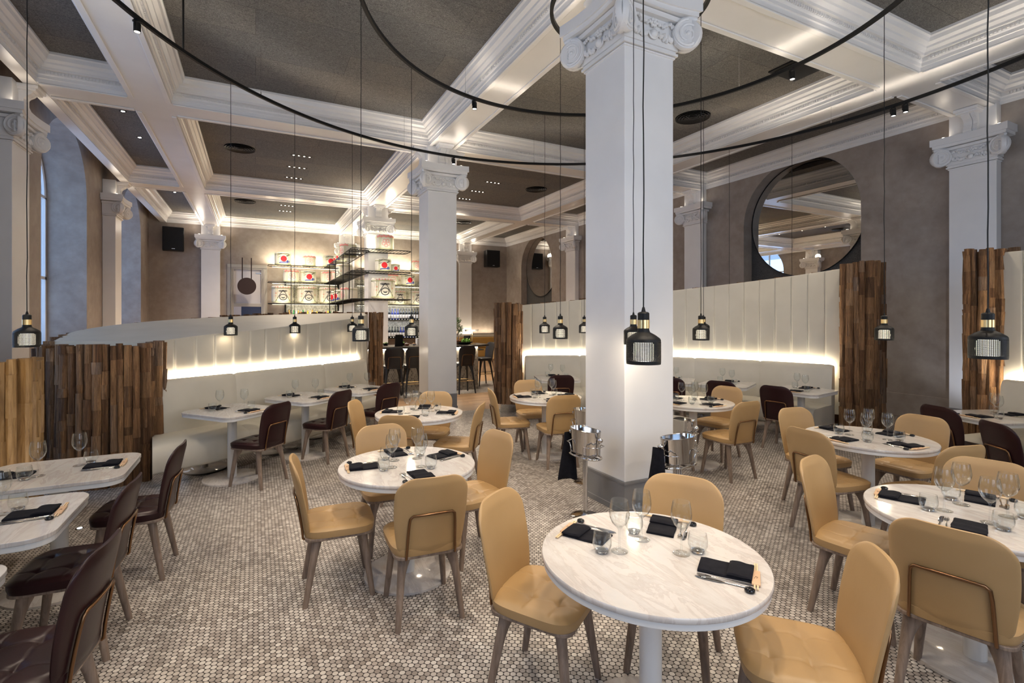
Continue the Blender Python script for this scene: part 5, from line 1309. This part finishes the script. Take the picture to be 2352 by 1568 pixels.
# fill lamps added at top shelf and bench ledge to brighten wall and ceiling
light('AREA', 'added_shelf_fill', (1.5, 20.15, S3 + .05), 60, (1, .88, .66), (1.5, 20.0, 6), shape='RECTANGLE', size=2.2, size_y=.12)
light('AREA', 'added_shelf_fill', (4.9, 20.15, S3 + .05), 60, (1, .88, .66), (4.9, 20.0, 6), shape='RECTANGLE', size=2.4, size_y=.12)
light('AREA', 'added_shelf_fill', (3.2, 14.5, S3 + .05), 35, (1, .88, .66), (3.1, 14.2, 6), shape='RECTANGLE', size=1.4, size_y=.12)
light('AREA', 'added_ledge_fill', (8.2, 20.22, 1.08), 26, (1, .84, .62), (8.2, 20.0, 6), shape='RECTANGLE', size=3.0, size_y=.1)
for z in (S3, S2, S1):
    light('AREA', 'shelf_light', (1.5, 19.42, z - .02), 4, (1, .93, .74), (1.5, 19.85, z + .45), shape='RECTANGLE', size=2.1, size_y=.03); light('AREA', 'shelf_light', (1.6, 20.2, z + .03), 7, (1, .9, .68), (1.6, 19.9, z + 1), shape='RECTANGLE', size=2.2, size_y=.05); light('AREA', 'shelf_light', (4.9, 19.42, z - .02), 4, (1, .93, .74), (4.9, 19.85, z + .45), shape='RECTANGLE', size=2.3, size_y=.03); light('AREA', 'shelf_light', (4.9, 20.2, z + .03), 7, (1, .9, .68), (4.9, 19.9, z + 1), shape='RECTANGLE', size=2.4, size_y=.05)
    light('AREA', 'shelf_light', (2.9, 17.5, z + .03), 9, (1, .9, .68), (2.6, 17.5, z + 1), shape='RECTANGLE', size=.05, size_y=4)
    light('AREA', 'shelf_light', (3.15, 13.80, z - .02), 2.5, (1, .93, .74), (3.15, 14.25, z + .45), shape='RECTANGLE', size=1.3, size_y=.03); light('AREA', 'shelf_light', (2.28, 17.0, z - .02), 4, (1, .93, .74), (2.65, 17.0, z + .5), shape='RECTANGLE', size=.03, size_y=4)
def xa(u, y): t_ = math.tan(math.atan((u - 1145.81) / F_) + A_); return t_ * y
for kind, u, z, s, lb in (('sun', 650, S3, 1.0, 'at the left end of the top shelf on the back wall'), ('blossom', 710, S3, .84, 'in the middle of the top shelf on the back wall'), ('sun', 757.5, S3, .95, 'at the right of the top shelf on the back wall'),
        ('blossom', 669, S2, .97, 'at the left of the middle shelf on the back wall'), ('sun', 708, S2, .97, 'in the centre of the middle shelf on the back wall'), ('blossom', 754, S2, .95, 'at the right of the middle shelf on the back wall'),
        ('bowl', 648, S1, .98, 'at the left of the lowest shelf on the back wall'), ('bowl', 706, S1, .98, 'in the centre of the lowest shelf on the back wall'), ('bowl', 755, S1, .96, 'at the right of the lowest shelf on the back wall'),
        ('blossom', 955, S3 - .0, .9, 'on the top shelf, cut by the middle column'), ('blossom', 899, S2, .95, 'on the middle shelf behind the shelved column'), ('sun', 937, S2, 1.0, 'on the middle shelf right of the shelved column'), ('bowl', 914, S1, .88, 'on the lowest shelf just right of the shelved column'), ('bowl', 956, S1, .88, 'on the lowest shelf, cut by the middle column')):
    put_barrel(kind, xa(u, 19.88), 19.88, z, .05, s, lb)
for kind, u, y, z, s, lb in (('blossom', 883, 14.3, S3, .92, 'on the top shelf in front of the shelved column'), ('sun', 880, 14.3, S2, .80, 'larger one on the middle shelf before the shelved column'), ('sun', 907, 14.34, S2, .52, 'smaller one on the middle shelf before the shelved column'), ('bowl', 880, 14.3, S1, .92, 'on the lowest shelf in front of the shelved column')):
    put_barrel(kind, xa(u, y), y, z, -.05, s, lb)
for i, (kind, y, z, s, pos) in enumerate((('sun', 18.4, S3, .62, 'back end of the top'), ('sun', 17.7, S3, .62, 'middle of the top'), ('blossom', 16.4, S3, .9, 'front end of the top'), ('blossom', 18.6, S2, .75, 'back end of the middle'), ('bowl', 17.2, S2, .72, 'middle of the middle'), ('sun', 18.5, S1, .9, 'back end of the lowest'), ('sun', 17.6, S1, .9, 'middle of the lowest'), ('blossom', 16.2, S1, .9, 'front end of the lowest'))):
    put_barrel(kind, 2.66, y, z, -1.2, s, 'at the %s side shelf beside the column' % pos)
tag(MB().lathe([(.001, 0), (.09, 0), (.14, .12), (.13, .22), (.06, .30), (.001, .31)], 20, (2.62, 18.2, 1.72)).build('painted_vase', M['label_w'], None, smooth=50), 'white painted pot under the side barrel shelf', 'vase')
block('side_board', 'black ledge under the side barrel shelf', 'shelf', 2.36, 15.5, 1.66, 2.92, 19.4, 1.715, M['blackmetal'])
block('side_screen', 'dark tiled screen below the side barrel shelf', 'screen', 2.60, 15.6, 0, 2.92, 19.4, 1.655, M['blackmetal'])

# ---- the corner beyond the bar
t = thing('bench_seat', 'ochre leather bench along the back wall beyond the bar', 'bench', (0, 0, 0))
MB().b2((6.6, 19.5, .12), (9.8, 20.1, .45)).build('seat', M['gold_bench'], t, bevel=.04); MB().b2((6.6, 20.02, .46), (9.8, 20.2, .95)).build('backrest', M['gold_bench'], t, bevel=.04); MB().b2((6.6, 20.1, .95), (9.8, 20.34, 1.05)).build('ledge', M['cream'], t, bevel=.02)
t = thing('pub_table', 'black pedestal table beyond the bar, left of the tall booth post', 'table', (6.35, 15.1, 0))
MB().b2((-.35, -.35, .73), (.35, .35, .76)).build('tabletop', M['blackwood'], t, bevel=.006); MB().tube([(0, 0, .03), (0, 0, .73)], .035, 16).build('pedestal', M['blackmetal'], t); MB().lathe([(.001, 0), (.28, 0), (.28, .02), (.04, .04), (.001, .04)], 32).build('base_plate', M['blackmetal'], t, smooth=40)
place(cy_, 6.85, 14.8, math.radians(170), 'mustard leather chair beyond the bar, seen beside the left timber post')
t = thing('menu_holder', 'black menu block standing on the pedestal table beyond the bar', 'menu holder', (6.3, 15.1, .7605), 0, 'black menus standing on the counter'); MB().b2((-.1, -.05, 0), (.1, .05, .13)).build('menu_board', M['blackmetal'], t, bevel=.004)
